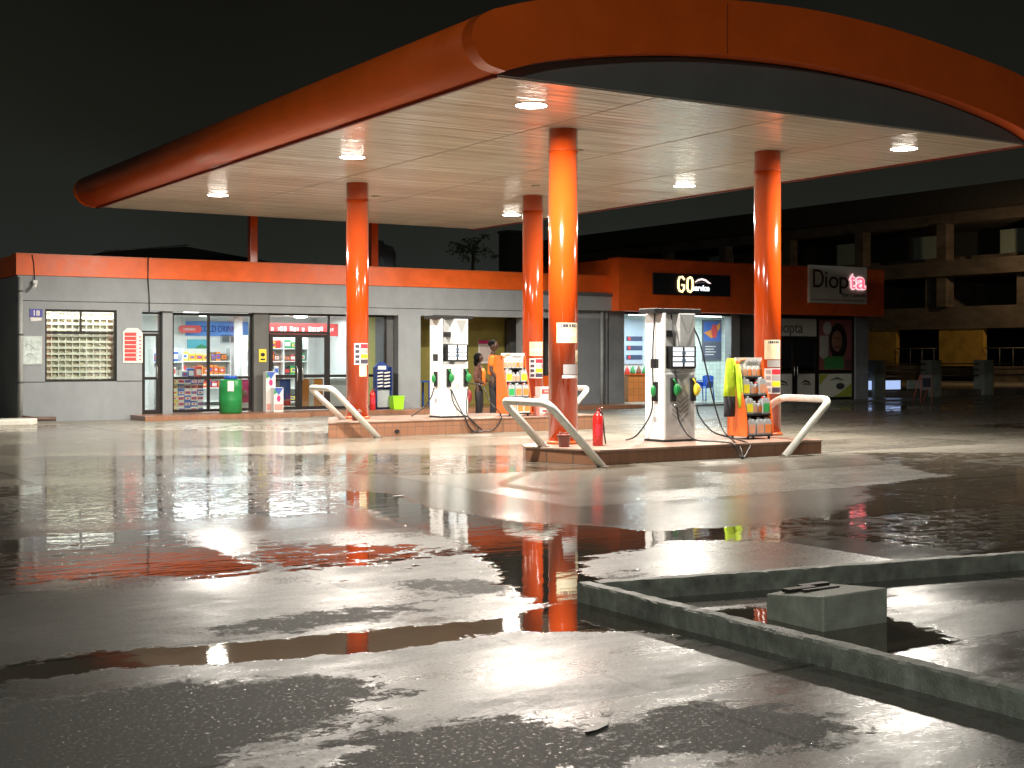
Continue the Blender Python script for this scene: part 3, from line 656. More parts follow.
MB().tube([(.10,-.04,1.18),(.13,-.06,.95),(.15,-.07,.7),(.17,-.08,.50)],[.05,.055,.05,.045],10).build('sleeve',HV,t_)
MB().tube([(.0,0,1.26),(.02,.03,1.34),(.10,.1,1.30)],.006,6).build('hanger',BLACK,t_)

# carton pile + bag by the far column
def carton(loc,sz,cols_,label,cat='carton',name='carton',group=None,parent=None):
    x,y,z=sz
    t_=thing(name,label,cat,loc,group=group)
    MB().box(0,x,0,y,0,z).build('box',cols_[0],t_,bevel=.006)
    MB().box(x*.08,x*.92,-.003,.001,z*.25,z*.75).build('print',cols_[1],t_)
    MB().box(x*.3,x*.7,-.005,-.002,z*.4,z*.62).build('logo',cols_[2],t_)
    return t_
PKW=flat('pack white',(.7,.68,.66),.35); PKR=flat('pack red',(.6,.06,.06),.35); PKB=flat('pack blue',(.06,.13,.45),.35); PKP=flat('pack pink',(.66,.32,.28),.35); PKY=flat('pack yellow',(.72,.58,.10),.35); PKG=flat('pack green',(.05,.30,.12),.35); PKO=flat('pack orange',(.70,.25,.05),.35); PKK=flat('pack dark',(.05,.05,.06),.35); PKC=flat('pack cyan',(.10,.45,.55),.35); PKM=flat('pack magenta',(.55,.04,.18),.35); PKBR=flat('pack brown',(.22,.10,.06),.4)
for i,(dx,dz,cc,lb) in enumerate([(0,0,(PKP,PKW,PKR),'lower left'),(.26,0,(PKP,PKW,PKR),'lower right'),(0,.2,(PKW,PKP,PKR),'middle left'),(.26,.2,(PKP,PKW,PKR),'middle right'),(.04,.4,(PKW,PKR,PKP),'topmost')]):
    carton((15.42+dx,23.25,.30+dz),(.25,.22,.195),cc,f'pink and white carton, {lb} in the pile beside the far oil rack',group='cartons piled by the back column')
tag(MB().ellip((15.75,23.12,.475),(.15,.09,.17)).build('bag',BLACK),'black plastic bag slumped against the cartons on the back island','bag')

# extinguishers
def exting(x,y,z,label):
    t_=thing('fire_extinguisher',label,'fire extinguisher',(x,y,z),group='red fire extinguishers')
    MB().lathe([(.07,0),(.078,.01),(.078,.40),(.07,.44),(.045,.475),(.022,.485),(.02,.51)],n=24).build('body',RED,t_)
    MB().box(-.02,.02,-.012,.012,.51,.535).tube([(0,0,.53),(.05,0,.555),(.09,0,.56)],.008,6).tube([(0,0,.515),(.05,0,.52),(.085,0,.50)],.007,6).build('handle',flat('valve steel',(.3,.06,.05),.3,metal=.4),t_)
    MB().tube([(.02,0,.51),(.09,.02,.47),(.12,.03,.35),(.14,.03,.15),(.165,.03,.02)],.011,8).build('hose',RUBBER,t_)
    mb=MB(); wrap(mb,0,0,.079,-150,-60,.15,.32); mb.build('paper_label',SAFE[0],t_)
exting(11.72,16.12,.22,'red fire extinguisher standing on the front island beside the orange column')
exting(15.95,31.95,.11,'red fire extinguisher standing by the shop window behind an orange column')
# pots
for x,y,z,lb in ((11.14,16.15,.22,'reddish brown plastic bucket at the foot of the front left column'),(11.35,23.42,.30,'reddish brown plastic bucket at the foot of the back left column')):
    t_=thing('bucket',lb,'bucket',(x,y,z),group='brown buckets by the columns')
    MB().lathe([(.075,0),(.095,.15),(.105,.155),(.105,.185),(.09,.185),(.07,.03)],n=20).build('pail',mat('bucket brown',(.16,.035,.025),.4),t_)
    MB().tube([(-.1,0,.17),(-.07,0,.10+.12),(0,0,.2),(.07,0,.22),(.1,0,.17)],.005,6).build('handle',flat('wire grey',(.3,.3,.3),.3,metal=.6),t_)

# ------------------------------------------------------------------ MAIN SHOP BUILDING
sh=thing('shop_building','long low grey filling station shop with an orange parapet and glass front','building',(7.13,32.5,0))
def part(mb,name,m,parent=sh,**k): return P_(mb.build(name,m,None,**k),parent)
W0,W1=32.5,32.85
wl=MB()
wl.box(7.13,7.75,W0,W1,-.05,2.62).box(9.42,10.03,W0,W1,-.05,2.62).box(7.75,9.42,W0,W1,-.05,.92)   # left wall round the grid window
wl.box(7.13,7.43,W1,42,-.05,3.38).box(7.43,24.0,41.7,42,-.05,3.38)
part(wl,'wall',GREY)
part(MB().box(7.13,24.0,W0,W1,2.62,2.80),'beam',GREY)
part(MB().box(7.13,24.0,W0-.02,W1,2.815,3.395),'wall',GREY)
part(MB().box(7.13,24.0,W0+.012,W1-.01,2.80,2.815),'groove',BLACK)
part(MB().box(7.09,24.1,W0-.06,W1+.02,3.397,3.87),'parapet',ORANGE_WALL)
part(MB().box(7.08,24.1,W0-.075,W1+.04,3.87,3.90),'coping',flat('coping orange',(.6,.13,.03),.4))
part(MB().box(7.09,7.4,W1+.03,42,3.397,3.87),'parapet',ORANGE_WALL)
part(MB().box(7.45,24.0,W1+.05,41.7,3.25,3.34),'roof',DGREY)
part(MB().box(7.13,7.75,W0-.008,W0-.001,.915,.93).box(9.42,10.03,W0-.008,W0-.001,.915,.93),'groove',BLACK)
# piers and pilasters (recessed behind the beam)
part(MB().box(10.57,10.82,32.6,33.0,.11,2.62),'pier',GREY); part(MB().box(12.93,13.33,32.6,33.0,.11,2.62),'pier',mat('pier grey with beam shade',(.11,.11,.105),.6,var=.15,scale=3,bump=.1))  # second pier's colour is darkened in place of the overhanging beam's shade

part(MB().box(16.76,17.0,32.75,33.4,.11,2.62),'pier',DGREY)
part(MB().box(17.0,17.68,32.5,32.9,.11,2.62),'pilaster',GREY)
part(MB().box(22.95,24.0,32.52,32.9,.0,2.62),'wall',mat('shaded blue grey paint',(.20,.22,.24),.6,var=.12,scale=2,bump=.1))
part(MB().box(21.02,21.55,32.52,32.9,.11,2.62),'wall',GREY)
# olive recess
OLIVE=mat('olive wall paint',(.26,.23,.055),.65,var=.15,scale=2,bump=.1)
part(MB().box(17.0,22.95,34.3,34.5,.11,2.66),'recess_wall',OLIVE)
part(MB().box(17.0,17.05,33.41,34.3,.11,2.66),'recess_wall',OLIVE)
part(MB().box(17.0,24.0,32.86,36,2.66,2.72),'recess_ceiling',mat('recess soffit',(.35,.35,.33),.6))
part(MB().box(21.5,22.95,33.95,34.2,.11,2.6),'recess_wall',DGREY)
def frame(name,x0,x1,z0,z1,y,t=.06,mull=(),trans=(),parent=sh,d=.06,m=FRAME):
    mb=MB(); mb.box(x0,x0+t,y,y+d,z0,z1).box(x1-t,x1,y,y+d,z0,z1).box(x0+t,x1-t,y,y+d,z1-t,z1).box(x0+t,x1-t,y,y+d,z0,z0+t)
    for x in mull: mb.box(x-t/2,x+t/2,y+.003,y+d-.003,z0+t,z1-t)
    for (a,b,z) in trans: mb.box(a,b,y+.005,y+d-.005,z-t/2,z+t/2)
    o=mb.build(name,m,None); P_(o,parent)
    return o
def glass(x0,x1,z0,z1,y,parent,m=None):
    o=MB().box(x0,x1,y,y+.008,z0,z1).build('pane',m or glassmat()); C.objects.link(o) if o.name not in C.objects else None
    o.parent=parent; o.location=Vector(o.location)-parent.location-(parent.parent.location if parent.parent else Vector((0,0,0)))
    return o
def sub(mb,name,m,parent,**k):
    o=mb.build(name,m,None,**k); o.parent=parent; o.location=Vector(o.location)-parent.location-parent.parent.location; return o
# window one (grid)
wf=frame('window',7.75,9.42,.92,2.62,W0+.06,.05,(),((7.8,9.37,2.07),)); 
sub(MB().box(8.56,8.61,W0+.065,W0+.115,2.095,2.57),'mullion',FRAME,wf); glass(7.8,9.37,.97,2.57,W0+.09,wf)
GR=mat('cream pigeonhole boards',(.84,.79,.66),.55,var=.05)
t_=thing('pigeonhole_shelf','cream wooden pigeonhole shelf filling the barred left window','shelf',(7.62,32.75,.7))
mb=MB(); mb.box(0,2.0,.12,.14,0,2.0)
for i in range(13): mb.box(i*.162,i*.162+.024,0,.12,0,2.0)
for j in range(15): mb.box(0,2.0,-.004,.12,j*.142,j*.142+.055)
mb.build('frame',GR,t_)
for i in range(12):
    for j in range(14):
        if random.random()<.45:
            c=random.choice([PKBR,PKBR,PKW,PKK,PKP,GR]); o_=None
mb=MB()
for i in range(12):
    for j in range(14):
        if random.random()<.55:
            hh=random.uniform(.03,.08); mb.box(i*.162+.03,i*.162+.15,.05,.115,j*.142+.056,j*.142+.056+hh)
k_=mb.build('stacked_packets',mat('assorted packets',(.38,.22,.12),.5,var=.4,scale=9,col2=(.65,.58,.42)),t_)
part(MB().box(7.5,10.0,34.0,34.1,.1,2.6),'back_wall',WHITE)
area('room_light',(8.7,33.6,2.5),1.2,.5,20,(1,.96,.88))
area('room_light',(8.6,32.66,2.57),1.6,.08,22,(1,.96,.88))
# door one
df=frame('door_frame',10.03,10.57,.11,2.60,32.7,.05,(),((10.08,10.52,2.12),))
dr=thing('x','x','x'); bpy.data.objects.remove(dr)
d1=frame('door',10.09,10.51,.14,2.08,32.69,.07,(),((10.15,10.45,.98),),d=.05); glass(10.12,10.48,.2,2.05,32.71,d1); sub(MB().tube([(10.44,32.66,.95),(10.44,32.63,1.0),(10.44,32.63,1.25),(10.44,32.66,1.3)],.012,8),'handle',flat('steel handle',(.5,.5,.5),.25,metal=.8),d1)
glass(10.08,10.52,2.15,2.56,32.73,df)
# big window
w2=frame('window',10.82,12.93,.13,2.60,32.72,.07,(11.78,),((10.88,12.88,.98),)); glass(10.89,12.87,.19,2.54,32.75,w2)
# main doors with transom
w3=frame('window',13.33,16.76,.13,2.64,32.72,.07,(15.06,),((13.4,15.03,2.13),(15.1,16.7,1.0))); glass(13.4,15.03,2.17,2.58,32.75,w3); glass(15.10,16.69,.19,2.58,32.75,w3)
for a,b,hx in ((13.40,14.20,14.13),(14.21,15.02,14.28)):
    d=frame('door',a,b,.13,2.09,32.70,.085,(),((a+.08,b-.08,1.0),),d=.055); glass(a+.07,b-.07,.2,2.02,32.725,d)
    sub(MB().tube([(hx,32.68,.85),(hx,32.63,.9),(hx,32.63,1.2),(hx,32.68,1.25)],.013,8),'handle',flat('steel handle',(.5,.5,.5),.25,metal=.8),d)
# inside shell
INW=mat('shop interior wall',(.74,.77,.76),.6,var=.04)
part(MB().box(10.0,17.0,37.9,38.0,.1,2.7).box(10.0,10.05,33.0,37.9,.1,2.7).box(17.0,17.06,34.51,38.0,.1,2.7),'inner_wall',INW)
part(MB().box(10.0,17.0,32.86,38.0,2.66,2.70),'inner_ceiling',mat('shop ceiling',(.70,.72,.70),.6,var=.04))
part(MB().box(10.0,17.0,32.86,38.0,.08,.112),'inner_floor',mat('shop floor tile',(.45,.43,.40),.3,var=.1))
part(MB().cyl(14.12,36.8,.11,2.66,.12,20),'inner_column',INW)
for x,y,lb in ((11.7,33.8,'above the left shop window'),(12.7,35.6,'over the back shelves'),(14.3,33.7,'above the glass doors'),(15.6,35.8,'deep inside right of the doors')):
    t_=thing('shop_light','round white ceiling lamp inside the shop '+lb,'ceiling light',(x,y,2.655),group='lamps inside the shop')
    MB().lathe([(.2,0),(.19,-.03),(.12,-.055),(.01,-.06)],n=24).build('lens',mat('shop lamp lens',(.9,.9,.9),.5,var=0,emit=(.95,1,1),es=4),t_)
    area('lamp',(0,0,-.08),2.2,1.7,82,(.93,.98,1),'RECTANGLE',t_)
# banners on the back wall
t_=thing('drinks_banner','long blue banner reading cold drinks high on the shop back wall','banner',(12.95,37.86,2.1))
MB().box(0,2.4,0,.03,0,.42).build('board',mat('banner blue',(.12,.30,.75),.5),t_); text('COLD DRINKS',.26,(.42,-.004,.12),mat('banner lettering',(.01,.03,.25),.5),t_,fit=1.15)
t_=thing('round_sign','red pill shaped sign hanging in front of the blue banner','sign',(12.66,37.6,2.18))
MB().prism([(.11*math.cos(a)+(.11 if math.cos(a)<0 else .56),.11+.11*math.sin(a)) for a in np.linspace(0,2*PI,25)[:-1]],0,.03,'y').build('board',PKR,t_)
text('DRINKS',.10,(.13,-.004,.07),PKW,t_)
MB().tube([(.1,.02,.2),(.1,.02,.47)],.004,5).build('wire',BLACK,t_)
tag(MB().box(13.0,13.65,37.86,37.895,1.68,2.0).use(1).prism([(13.02,1.70),(13.63,1.70),(13.63,1.78),(13.4,1.86),(13.2,1.74)],37.85,37.859,'y').build('poster',[PKC,PKG]),'turquoise and green landscape poster on the shop back wall','poster')
for x in (14.0,14.72):
    tag(MB().box(x,x+.55,37.86,37.895,1.9,2.12).use(1).box(x+.04,x+.25,37.85,37.859,1.93,2.09).box(x+.3,x+.51,37.85,37.859,1.93,2.09).build('high_window',[flat('vent grey',(.4,.44,.46),.4),flat('night pane',(.12,.14,.15),.2)]),'small dark high window below the banner, '+('left' if x<14.5 else 'right')+' of the white inner column','window')
t_=thing('promotion_banner','red banner with white lettering inside above the glass doors','banner',(14.75,36.2,2.10))
MB().box(0,2.2,0,.03,0,.36).build('board',PKR,t_)
mb=MB(); random.seed(5); x=.12
while x<2.0:
    ww=random.uniform(.04,.09)
    if random.random()<.8: mb.box(x,x+ww,-.006,-.001,.12+random.uniform(0,.03),.27-random.uniform(0,.04))
    x+=ww+.03
mb.build('lettering',PKW,t_)
# shelves with goods
def shelving(x,y,wd,levels,label,face=-1,dep=.35):
    t_=thing('shelf_unit',label,'shelf unit',(x,y,.112),group='white shelf units in the shop')
    H_=levels[-1]+.38
    MB().box(0,wd,dep-.02,dep,0,H_).build('back_panel',WHITE,t_)
    for xx in (0,wd-.025): MB().box(xx,xx+.025,0,dep-.02,0,H_).build('upright',WHITE,t_)
    for z in levels: MB().box(.025,wd-.025,0,dep-.02,z,z+.03).build('shelf',WHITE,t_)
def goods(x,y,wd,levels,palette,where,size=(.15,.26)):
    for li,z in enumerate(levels):
        xx=x+.04; j=0; base=random.choice(palette)
        while xx<x+wd-.12:
            ww=random.uniform(.13,.24); hh=random.uniform(.16,.27)
            if xx+ww>x+wd-.03: break
            if random.random()<.4: base=random.choice(palette)
            c2=random.choice([PKW,PKY,PKR,PKB,PKO])
            carton((xx,y+.03,.112+z+.031),(ww-.015,.22,hh),(base,c2,random.choice([PKR,PKW,PKB])),f'packet {ORD[min(j,11)]} from left, level {ORD[min(li,5)]} of {where}',cat='packet',name='packet',group='packets on the shop shelves')
            xx+=ww; j+=1
LV=[.1,.48,.86,1.24]
shelving(12.2,37.3,1.9,LV,'white shelf unit along the back wall left of the inner column'); goods(12.2,37.3,1.9,[.48,.86,1.24],[PKBR,PKO,PKR,PKY],'back shelf left of the white inner column')
shelving(14.6,37.3,1.3,LV,'white shelf unit along the back wall right of the inner column'); goods(14.6,37.3,1.3,[.48,.86,1.24],[PKG,PKY,PKR],'back shelf right of the white inner column')
shelving(10.9,34.4,.8,LV,'white shelf unit close behind the left shop window'); goods(10.9,34.4,.8,[.86,1.24],[PKK,PKW,PKR,PKB],'left shelf close behind the shop window')
shelving(13.75,35.2,1.1,LV+[1.60],'white shelf unit behind the left glass door'); goods(13.75,35.2,1.1,[.1,.48,.86,1.24,1.6],[PKBR,PKW,PKR,PKY,PKK],'shelf behind the left glass door')
shelving(15.0,35.6,.75,LV+[1.60],'white shelf unit behind the right glass door'); goods(15.0,35.6,.75,[.1,.86,1.24,1.6],[PKG,PKR,PKK],'shelf behind the right glass door')
# wall of cartons against the window glass
for i in range(5):
    for j in range(6):
        carton((10.93+.005+i*.165,33.02,.115+j*.142),(.155,.2,.136),random.choice([(PKW,PKR,PKB),(PKB,PKW,PKR),(PKW,PKB,PKR)]) if i else random.choice([(PKY,PKW,PKR),(PKW,PKY,PKR)]),f'small carton, {ORD[i]} from left, {ORD[j]} up, stacked behind the big shop window',cat='carton',group='cartons stacked behind the shop window')
for i,(x,c) in enumerate(((11.55,(PKR,PKW,PKW)),(11.35,(PKB,PKW,PKW)),(11.18,(PKW,PKB,PKR)))):
    carton((x,33.0,.115+6*.142+.001),(.15,.18,.2+.05*(2-i)),c,f'tall {["red","blue","white"][i]} pack standing on top of the carton wall in the window',cat='carton',group='packs on the carton wall')
tag(MB().box(12.42,12.86,32.79,32.80,.2,.93).use(1).ellip((12.58,32.785,.60),(.11,.004,.10)).ellip((12.72,32.785,.56),(.09,.004,.09)).use(2).box(12.43,12.85,32.782,32.789,.21,.34).build('poster',[PKM,PKBR,PKW]),'magenta poster of dark fruit behind the glass beside the green barrel','poster')
tag(MB().box(14.32,14.92,32.79,32.80,.2,.93).use(1).box(14.52,14.66,32.782,32.789,.21,.92).build('poster',[PKO,PKW]),'orange and white poster on the lower right glass door pane','poster')
tag(MB().box(13.5,14.1,33.0,33.02,.22,.93).use(1).box(13.8,14.08,32.99,32.999,.4,.9).use(2).box(13.52,14.08,32.985,32.992,.24,.36).build('poster',[flat('grey card',(.4,.4,.42),.5),PKB,PKR]),'grey and blue display card behind the lower left glass door pane','poster')
tag(MB().box(15.15,15.75,33.0,33.5,.112,.95).build('freezer',flat('freezer silver',(.55,.57,.58),.3,metal=.3),bevel=.02),'silver chest freezer behind the glass right of the doors','freezer')
# blue stand
t_=thing('display_stand','tall blue display stand with rows of white packets beside the dark pier','display stand',(16.2,32.2,.112))
MB().box(0,.46,.18,.22,0,1.12).build('back_panel',mat('stand blue',(.02,.05,.22),.4),t_)
for xx in (0,.44): MB().box(xx,xx+.02,0,.18,0,1.12).build('side_panel',MT['stand blue'],t_)
MB().prism([(0,1.12),(.46,1.12),(.36,1.2),(.30,1.26),(.16,1.26),(.10,1.2)],.18,.21,'y').build('crest',MT['stand blue'],t_)
MB().box(.12,.36,.165,.179,1.05,1.15).build('title_strip',PKW,t_)
mb=MB()
for j in range(5):
    for i in range(2): mb.prism([(.04+i*.21,.58+j*.09),(.21+i*.21,.60+j*.09),(.21+i*.21,.64+j*.09),(.04+i*.21,.62+j*.09)],.05,.17,'y')
mb.build('packet_row',PKW,t_)
for j in range(6): MB().box(.02,.44,.03,.18,.56+j*.09,.567+j*.09).build('shelf',MT['stand blue'],t_)
MB().box(.03,.43,.10,.18,.05,.52).build('lower_cabinet',flat('pale cabinet',(.35,.38,.40),.3),t_)
# green barrel
t_=thing('barrel','green plastic barrel with blue lid standing outside the shop window','barrel',(12.1,32.05,.112))
MB().lathe([(.25,0),(.275,.03),(.28,.30),(.285,.32),(.28,.34),(.28,.62),(.285,.64),(.28,.66),(.27,.80),(.24,.84)],n=32).build('body',GREEN,t_)
MB().lathe([(.15,.84),(.16,.85),(.16,.91),(.15,.925)],n=24).build('lid',BLUE,t_)
mb=MB(); wrap(mb,0,0,.283,-125,-95,.55,.80); mb.build('paper_label',PAPER,t_)
# product stack beside pier
for j,(dx,hh,lb) in enumerate(((0,.5,'lower carton tower with fruit print at the pier by the glass doors'),(-.06,.48,'upper carton tower with fruit print at the pier by the glass doors'))):
    t_=thing('promotion_tower',lb,'display stand',(13.12+(.12 if j==0 else 0),32.05+.22*j,.112+(0 if j==0 else .0)),group='printed carton towers')
    H_=.62 if j==0 else 1.02
    MB().box(0,.26,0,.20,0,H_).build('box',PKW,t_,bevel=.006)
    MB().prism([(0.005,H_-.01),(.255,H_-.01),(.13,H_-.2)],-.004,.001,'y').build('print',PKB,t_)
    MB().prism([(0.005,H_-.03),(.09,H_-.13),(.005,H_-.18)],-.006,-.001,'y').build('print',PKG,t_)
    MB().ellip((.13,-.002,H_-.28),(.05,.006,.08)).build('print',PKM,t_)
    MB().box(.02,.24,-.005,.001,.05,.2).build('print',PKP,t_)
tag(MB().box(13.06,13.26,32.585,32.599,1.37,1.70).use(1).ellip((13.16,32.583,1.56),(.06,.004,.05)).box(13.10,13.22,32.58,32.584,1.42,1.46).build('wall_notice',[YELLOW,BLACK]),'yellow warning notice with black symbol on the pier left of the glass doors','notice')
# left wall items
t_=thing('house_number','small purple blue number plate reading 18 over a white strip','number plate',(7.40,W0-.015,2.33))
MB().box(0,.29,0,.012,.1,.29).build('plate',mat('plate purple blue',(.07,.07,.33),.4),t_); text('18',.17,(.06,-.001,.135),PKW,t_,ext=.002,bold=.004)
MB().prism([(.02,.0),(.27,.02),(.27,.09),(.02,.09)],0,.012,'y').build('strip',PKW,t_)
t_=thing('notice_board','pale framed notice board with a faint map on the left grey wall','notice board',(7.24,W0-.02,1.33))
MB().box(0,.44,0,.018,0,.66).build('frame',flat('frame pale',(.5,.52,.5),.4),t_); MB().box(.02,.42,-.003,.001,.02,.64).build('sheet',mat('map print',(.52,.60,.58),.5,var=.3,scale=9),t_)
MB().tube([(.06,-.004,.42),(.1,-.004,.48),(.17,-.004,.46),(.22,-.004,.40),(.3,-.004,.33),(.36,-.004,.36)],.006,5).tube([(.08,-.004,.2),(.16,-.004,.26),(.24,-.004,.22)],.006,5).build('drawing',flat('drawing grey',(.25,.28,.28),.5),t_)
t_=thing('price_board','white board with stacked red arrow strips beside the left shop door','board',(9.56,W0-.02,1.36))
MB().prism([(0,0),(.48,0),(.48,.72),(.36,.84),(.10,.84),(0,.74)],0,.015,'y').build('board',PAPER,t_)
mb=MB()
for j in range(7): mb.prism([(.04,.05+j*.1),(.34,.05+j*.1),(.31,.09+j*.1),(.34,.13+j*.1),(.04,.13+j*.1)],-.005,.001,'y')
mb.build('strips',PKR,t_)
mb=MB()
for j in range(7): mb.box(.39,.44,-.004,.001,.07+j*.09,.10+j*.09)
mb.build('tick_marks',PKR,t_)
t_=thing('drain_pipe','tall pale drain pipe at the left corner of the grey shop','drain pipe',(7.18,32.42,0))
MB().cyl(0,0,.0,3.35,.055,14).build('pipe',mat('pipe pale grey',(.36,.37,.36),.5),t_)
for z in (.9,2.0,3.0): MB().lathe([(.065,z),(.065,z+.04)],n=14).build('bracket',DGREY,t_)
MB().tube([(0,0,.12),(.25,-.1,.08),(.75,-.2,.07)],.05,12).build('outlet',flat('brown outlet',(.12,.07,.05),.5),t_)
t_=thing('security_camera','white security camera on a cable at the left end of the shop','security camera',(7.5,32.38,3.16))
MB().box(-.05,.05,-.02,.08,.02,.12).build('mount',WHITE,t_,bevel=.01); MB().tube([(.0,-.02,.02),(-.06,-.14,-.06)],.04,12).build('body',WHITE,t_); MB().tube([(0,.05,.12),(-.02,.05,.5),(-.06,.05,.72)],.012,6).build('cable',BLACK,t_)
tag(MB().tube([(10.15,32.40,3.9),(10.15,32.42,3.4),(10.19,32.46,3.0),(10.2,32.47,2.62),(10.2,32.6,2.55)],.014,6).build('wall_cable',BLACK),'thin dark cable running down the wall above the left shop door','cable')
# recess items
t_=thing('plastic_stool','blue plastic stool with a bottle on top in the olive recess','stool',(17.85,33.1,.112))
t_['label']='blue plastic table behind the back pump in front of the olive wall'; t_['category']='table'; t_.name='plastic_table'
MB().box(0,.5,0,.45,.68,.72).build('top',BLUE,t_,bevel=.01)
for a,b in ((.03,.03),(.44,.03),(.03,.4),(.44,.4)): MB().box(a,a+.04,b,b+.04,0,.68).build('leg',BLUE,t_)
tag(MB().lathe([(.04,.834),(.045,.85),(.045,1.0),(.02,1.05),(.018,1.09)],18.05,33.3,n=14).build('bottle',PKW),'small white bottle standing on the blue plastic table','bottle')
t_=thing('bin','bright lime green square bin at the foot of the grey pilaster','bin',(16.62,32.05,.112))
MB().prism([(.02,0),(.30,0),(.33,.33),(-.01,.33)],0,.26,'y').build('body',LIME,t_,bevel=.01); MB().box(-.02,.34,-.01,.27,.325,.35).build('rim',LIME,t_)
tag(MB().box(20.58,21.05,34.27,34.29,1.3,1.98).use(1).box(20.58,21.05,34.262,34.269,1.88,1.98).use(2).box(20.62,21.01,34.262,34.269,1.36,1.84).build('poster',[PAPER,PKM,flat('print pale pink',(.6,.5,.46),.5)]),'pale notice with pink heading on the olive wall behind the attendants','poster')
part(MB().box(21.5,22.95,34.21,34.29,.112,2.6),'dark_door',mat('dark door',(.03,.032,.035),.4))
tag(MB().box(21.75,22.15,33.93,33.948,1.55,1.78).build('door_sign',flat('dull sign',(.2,.23,.26),.4)),'small grey blue sign on the dark wall behind the far oil rack','sign')
# bottom bench things in recess
tag(MB().box(21.6,22.35,32.4,32.75,.112,.95).use(1).box(21.62,22.33,32.39,32.399,.5,.53).build('cabinet',[ORANGE_WALL,DGREY]),'small orange cabinet in the dark recess right of the front column','cabinet')
t_=thing('wheeled_bin','black wheeled bin standing against the orange cabinet in the recess','bin',(22.4,32.35,.112))
MB().prism([(.02,.05),(.26,.05),(.3,.8),(-.0,.8)],0,.3,'y').build('body',BLACK,t_,bevel=.02); MB().box(-.02,.32,-.02,.33,.8,.84).build('lid',BLACK,t_); MB().cyl(.15,.3,0,.06,.05).build('wheel',RUBBER,t_)
t_=thing('red_crate','red plastic bottle crate behind the far oil rack beside the column','crate',(16.6,25.4,0)); MB().box(0,.4,0,.3,0,.3).build('body',RED,t_); 
MB().box(-.01,.41,-.01,.31,.27,.31).build('rim',RED,t_); mb=MB(); 
for i in range(3): mb.box(.05+i*.12,.13+i*.12,-.006,-.001,.08,.2)
mb.build('slot',BLACK,t_)
# pipe and porch box at the right end
part(MB().box(21.6,24.15,32.25,32.49,2.86,3.28),'porch_box',GREY); part(MB().box(21.55,24.2,32.20,32.50,3.28,3.36),'porch_cap',DGREY)
part(MB().cyl(23.72,32.42,0,2.86,.05,14),'drain_pipe',mat('pipe blue grey',(.3,.33,.35),.4))

# ------------------------------------------------------------------ RIGHT WING
wg=thing('service_building','orange and grey side building with the tiled service bay and optician shop','building',(24.0,32.6,0))
def wp(mb,name,m,**k): return P_(mb.build(name,m,None,**k),wg)
wp(MB().box(23.95,35.1,31.9,32.35,2.85,4.38),'fascia',ORANGE_WALL)
wp(MB().box(23.95,24.4,32.36,36,2.85,4.38),'fascia',ORANGE_WALL)
wp(MB().box(34.7,35.1,32.36,42,2.85,4.38),'fascia',ORANGE_WALL)
wp(MB().box(23.93,35.12,31.88,32.4,4.38,4.42),'coping',flat('coping dark orange',(.45,.08,.02),.4))
wp(MB().box(24.45,34.65,32.4,41.9,3.0,3.1),'roof',DGREY)
WGP=mat('wing grey paint',(.22,.24,.26),.6,var=.15,scale=2,bump=.1)
for a_,b_,c_,d_ in ((24.1,24.68,32.6,32.9),(28.92,29.28,32.6,32.9),(34.5,35.1,32.6,32.9),(34.8,35.1,32.91,41.8)): wp(MB().box(a_,b_,c_,d_,0,2.85),'pier',WGP)
wp(MB().box(29.28,30.6,32.7,32.9,0,2.85),'wall',DGREY)
wp(MB().box(24.68,28.92,32.62,32.9,2.78,2.85),'lintel',BLACK)
wp(MB().box(24.68,30.6,34.9,35.0,0,2.9).box(24.6,24.68,32.9,35,0,2.9).box(30.5,30.6,32.9,34.9,0,2.9),'bay_wall',TILE)
wp(MB().box(24.4,30.6,32.91,35.0,2.86,2.95),'bay_ceiling',WHITE)
wp(MB().box(24.68,30.5,32.6,34.9,.03,.062),'bay_floor',mat('bay floor',(.40,.42,.40),.25,var=.15,scale=4))
for k,x in enumerate((26.2,28.8)):
    t_=thing('strip_light','white tube light on the service bay ceiling, '+('left' if k==0 else 'right')+' one','ceiling light',(x,33.6,2.83),group='tube lights in the service bay')
    MB().box(-.6,.6,-.04,.04,0,.03).build('housing',WHITE,t_); MB().tube([(-.58,0,-.03),(.58,0,-.03)],.018,8).build('tube',mat('tube glow',(.9,.9,.9),.5,var=0,emit=(.85,1,.98),es=9),t_)
    area('lamp',(0,0,-.07),1.2,.15,70,(.84,1,.98),'RECTANGLE',t_)
t_=thing('service_poster','colourful red and blue poster on the service bay wall','poster',(29.66,34.87,1.35))
MB().box(0,.86,0,.02,0,1.38).build('frame',flat('poster frame grey',(.12,.13,.16),.4),t_)
mb=MB(); mb.box(.06,.80,-.005,.001,.66,1.32).use(1).ellip((.52,-.006,1.0),(.14,.004,.24)).use(2).prism([(.06,.95),(.4,.75),(.78,1.1),(.78,1.3),(.4,1.05)],-.007,-.004,'y').use(3).box(.06,.80,-.005,.001,.08,.60).use(4)
for j in range(4): mb.box(.12,.5+.08*(j%2),-.008,-.004,.2+j*.09,.23+j*.09)
mb.build('print',[PKB,PKR,PKO,flat('print slate',(.10,.10,.16),.4),PKW],t_)
t_=thing('service_price_panel','pale blue service list panel with dark strips at the left of the bay','board',(26.33,34.87,1.25))
MB().box(0,.85,0,.02,0,1.45).build('board',flat('panel pale blue',(.42,.50,.62),.4),t_)
mb=MB()
for j in range(3): mb.box(.15,.80,-.006,.001,.15+j*.30,.30+j*.30)
mb.build('strips',flat('strip navy',(.06,.08,.16),.4),t_)
mb=MB()
for j in range(3): mb.ellip((.27,-.008,.225+j*.30),(.06,.004,.06))
mb.build('dots',PKR,t_)
t_=thing('service_counter','orange tiled counter inside the service bay','counter',(26.05,34.2,.062))
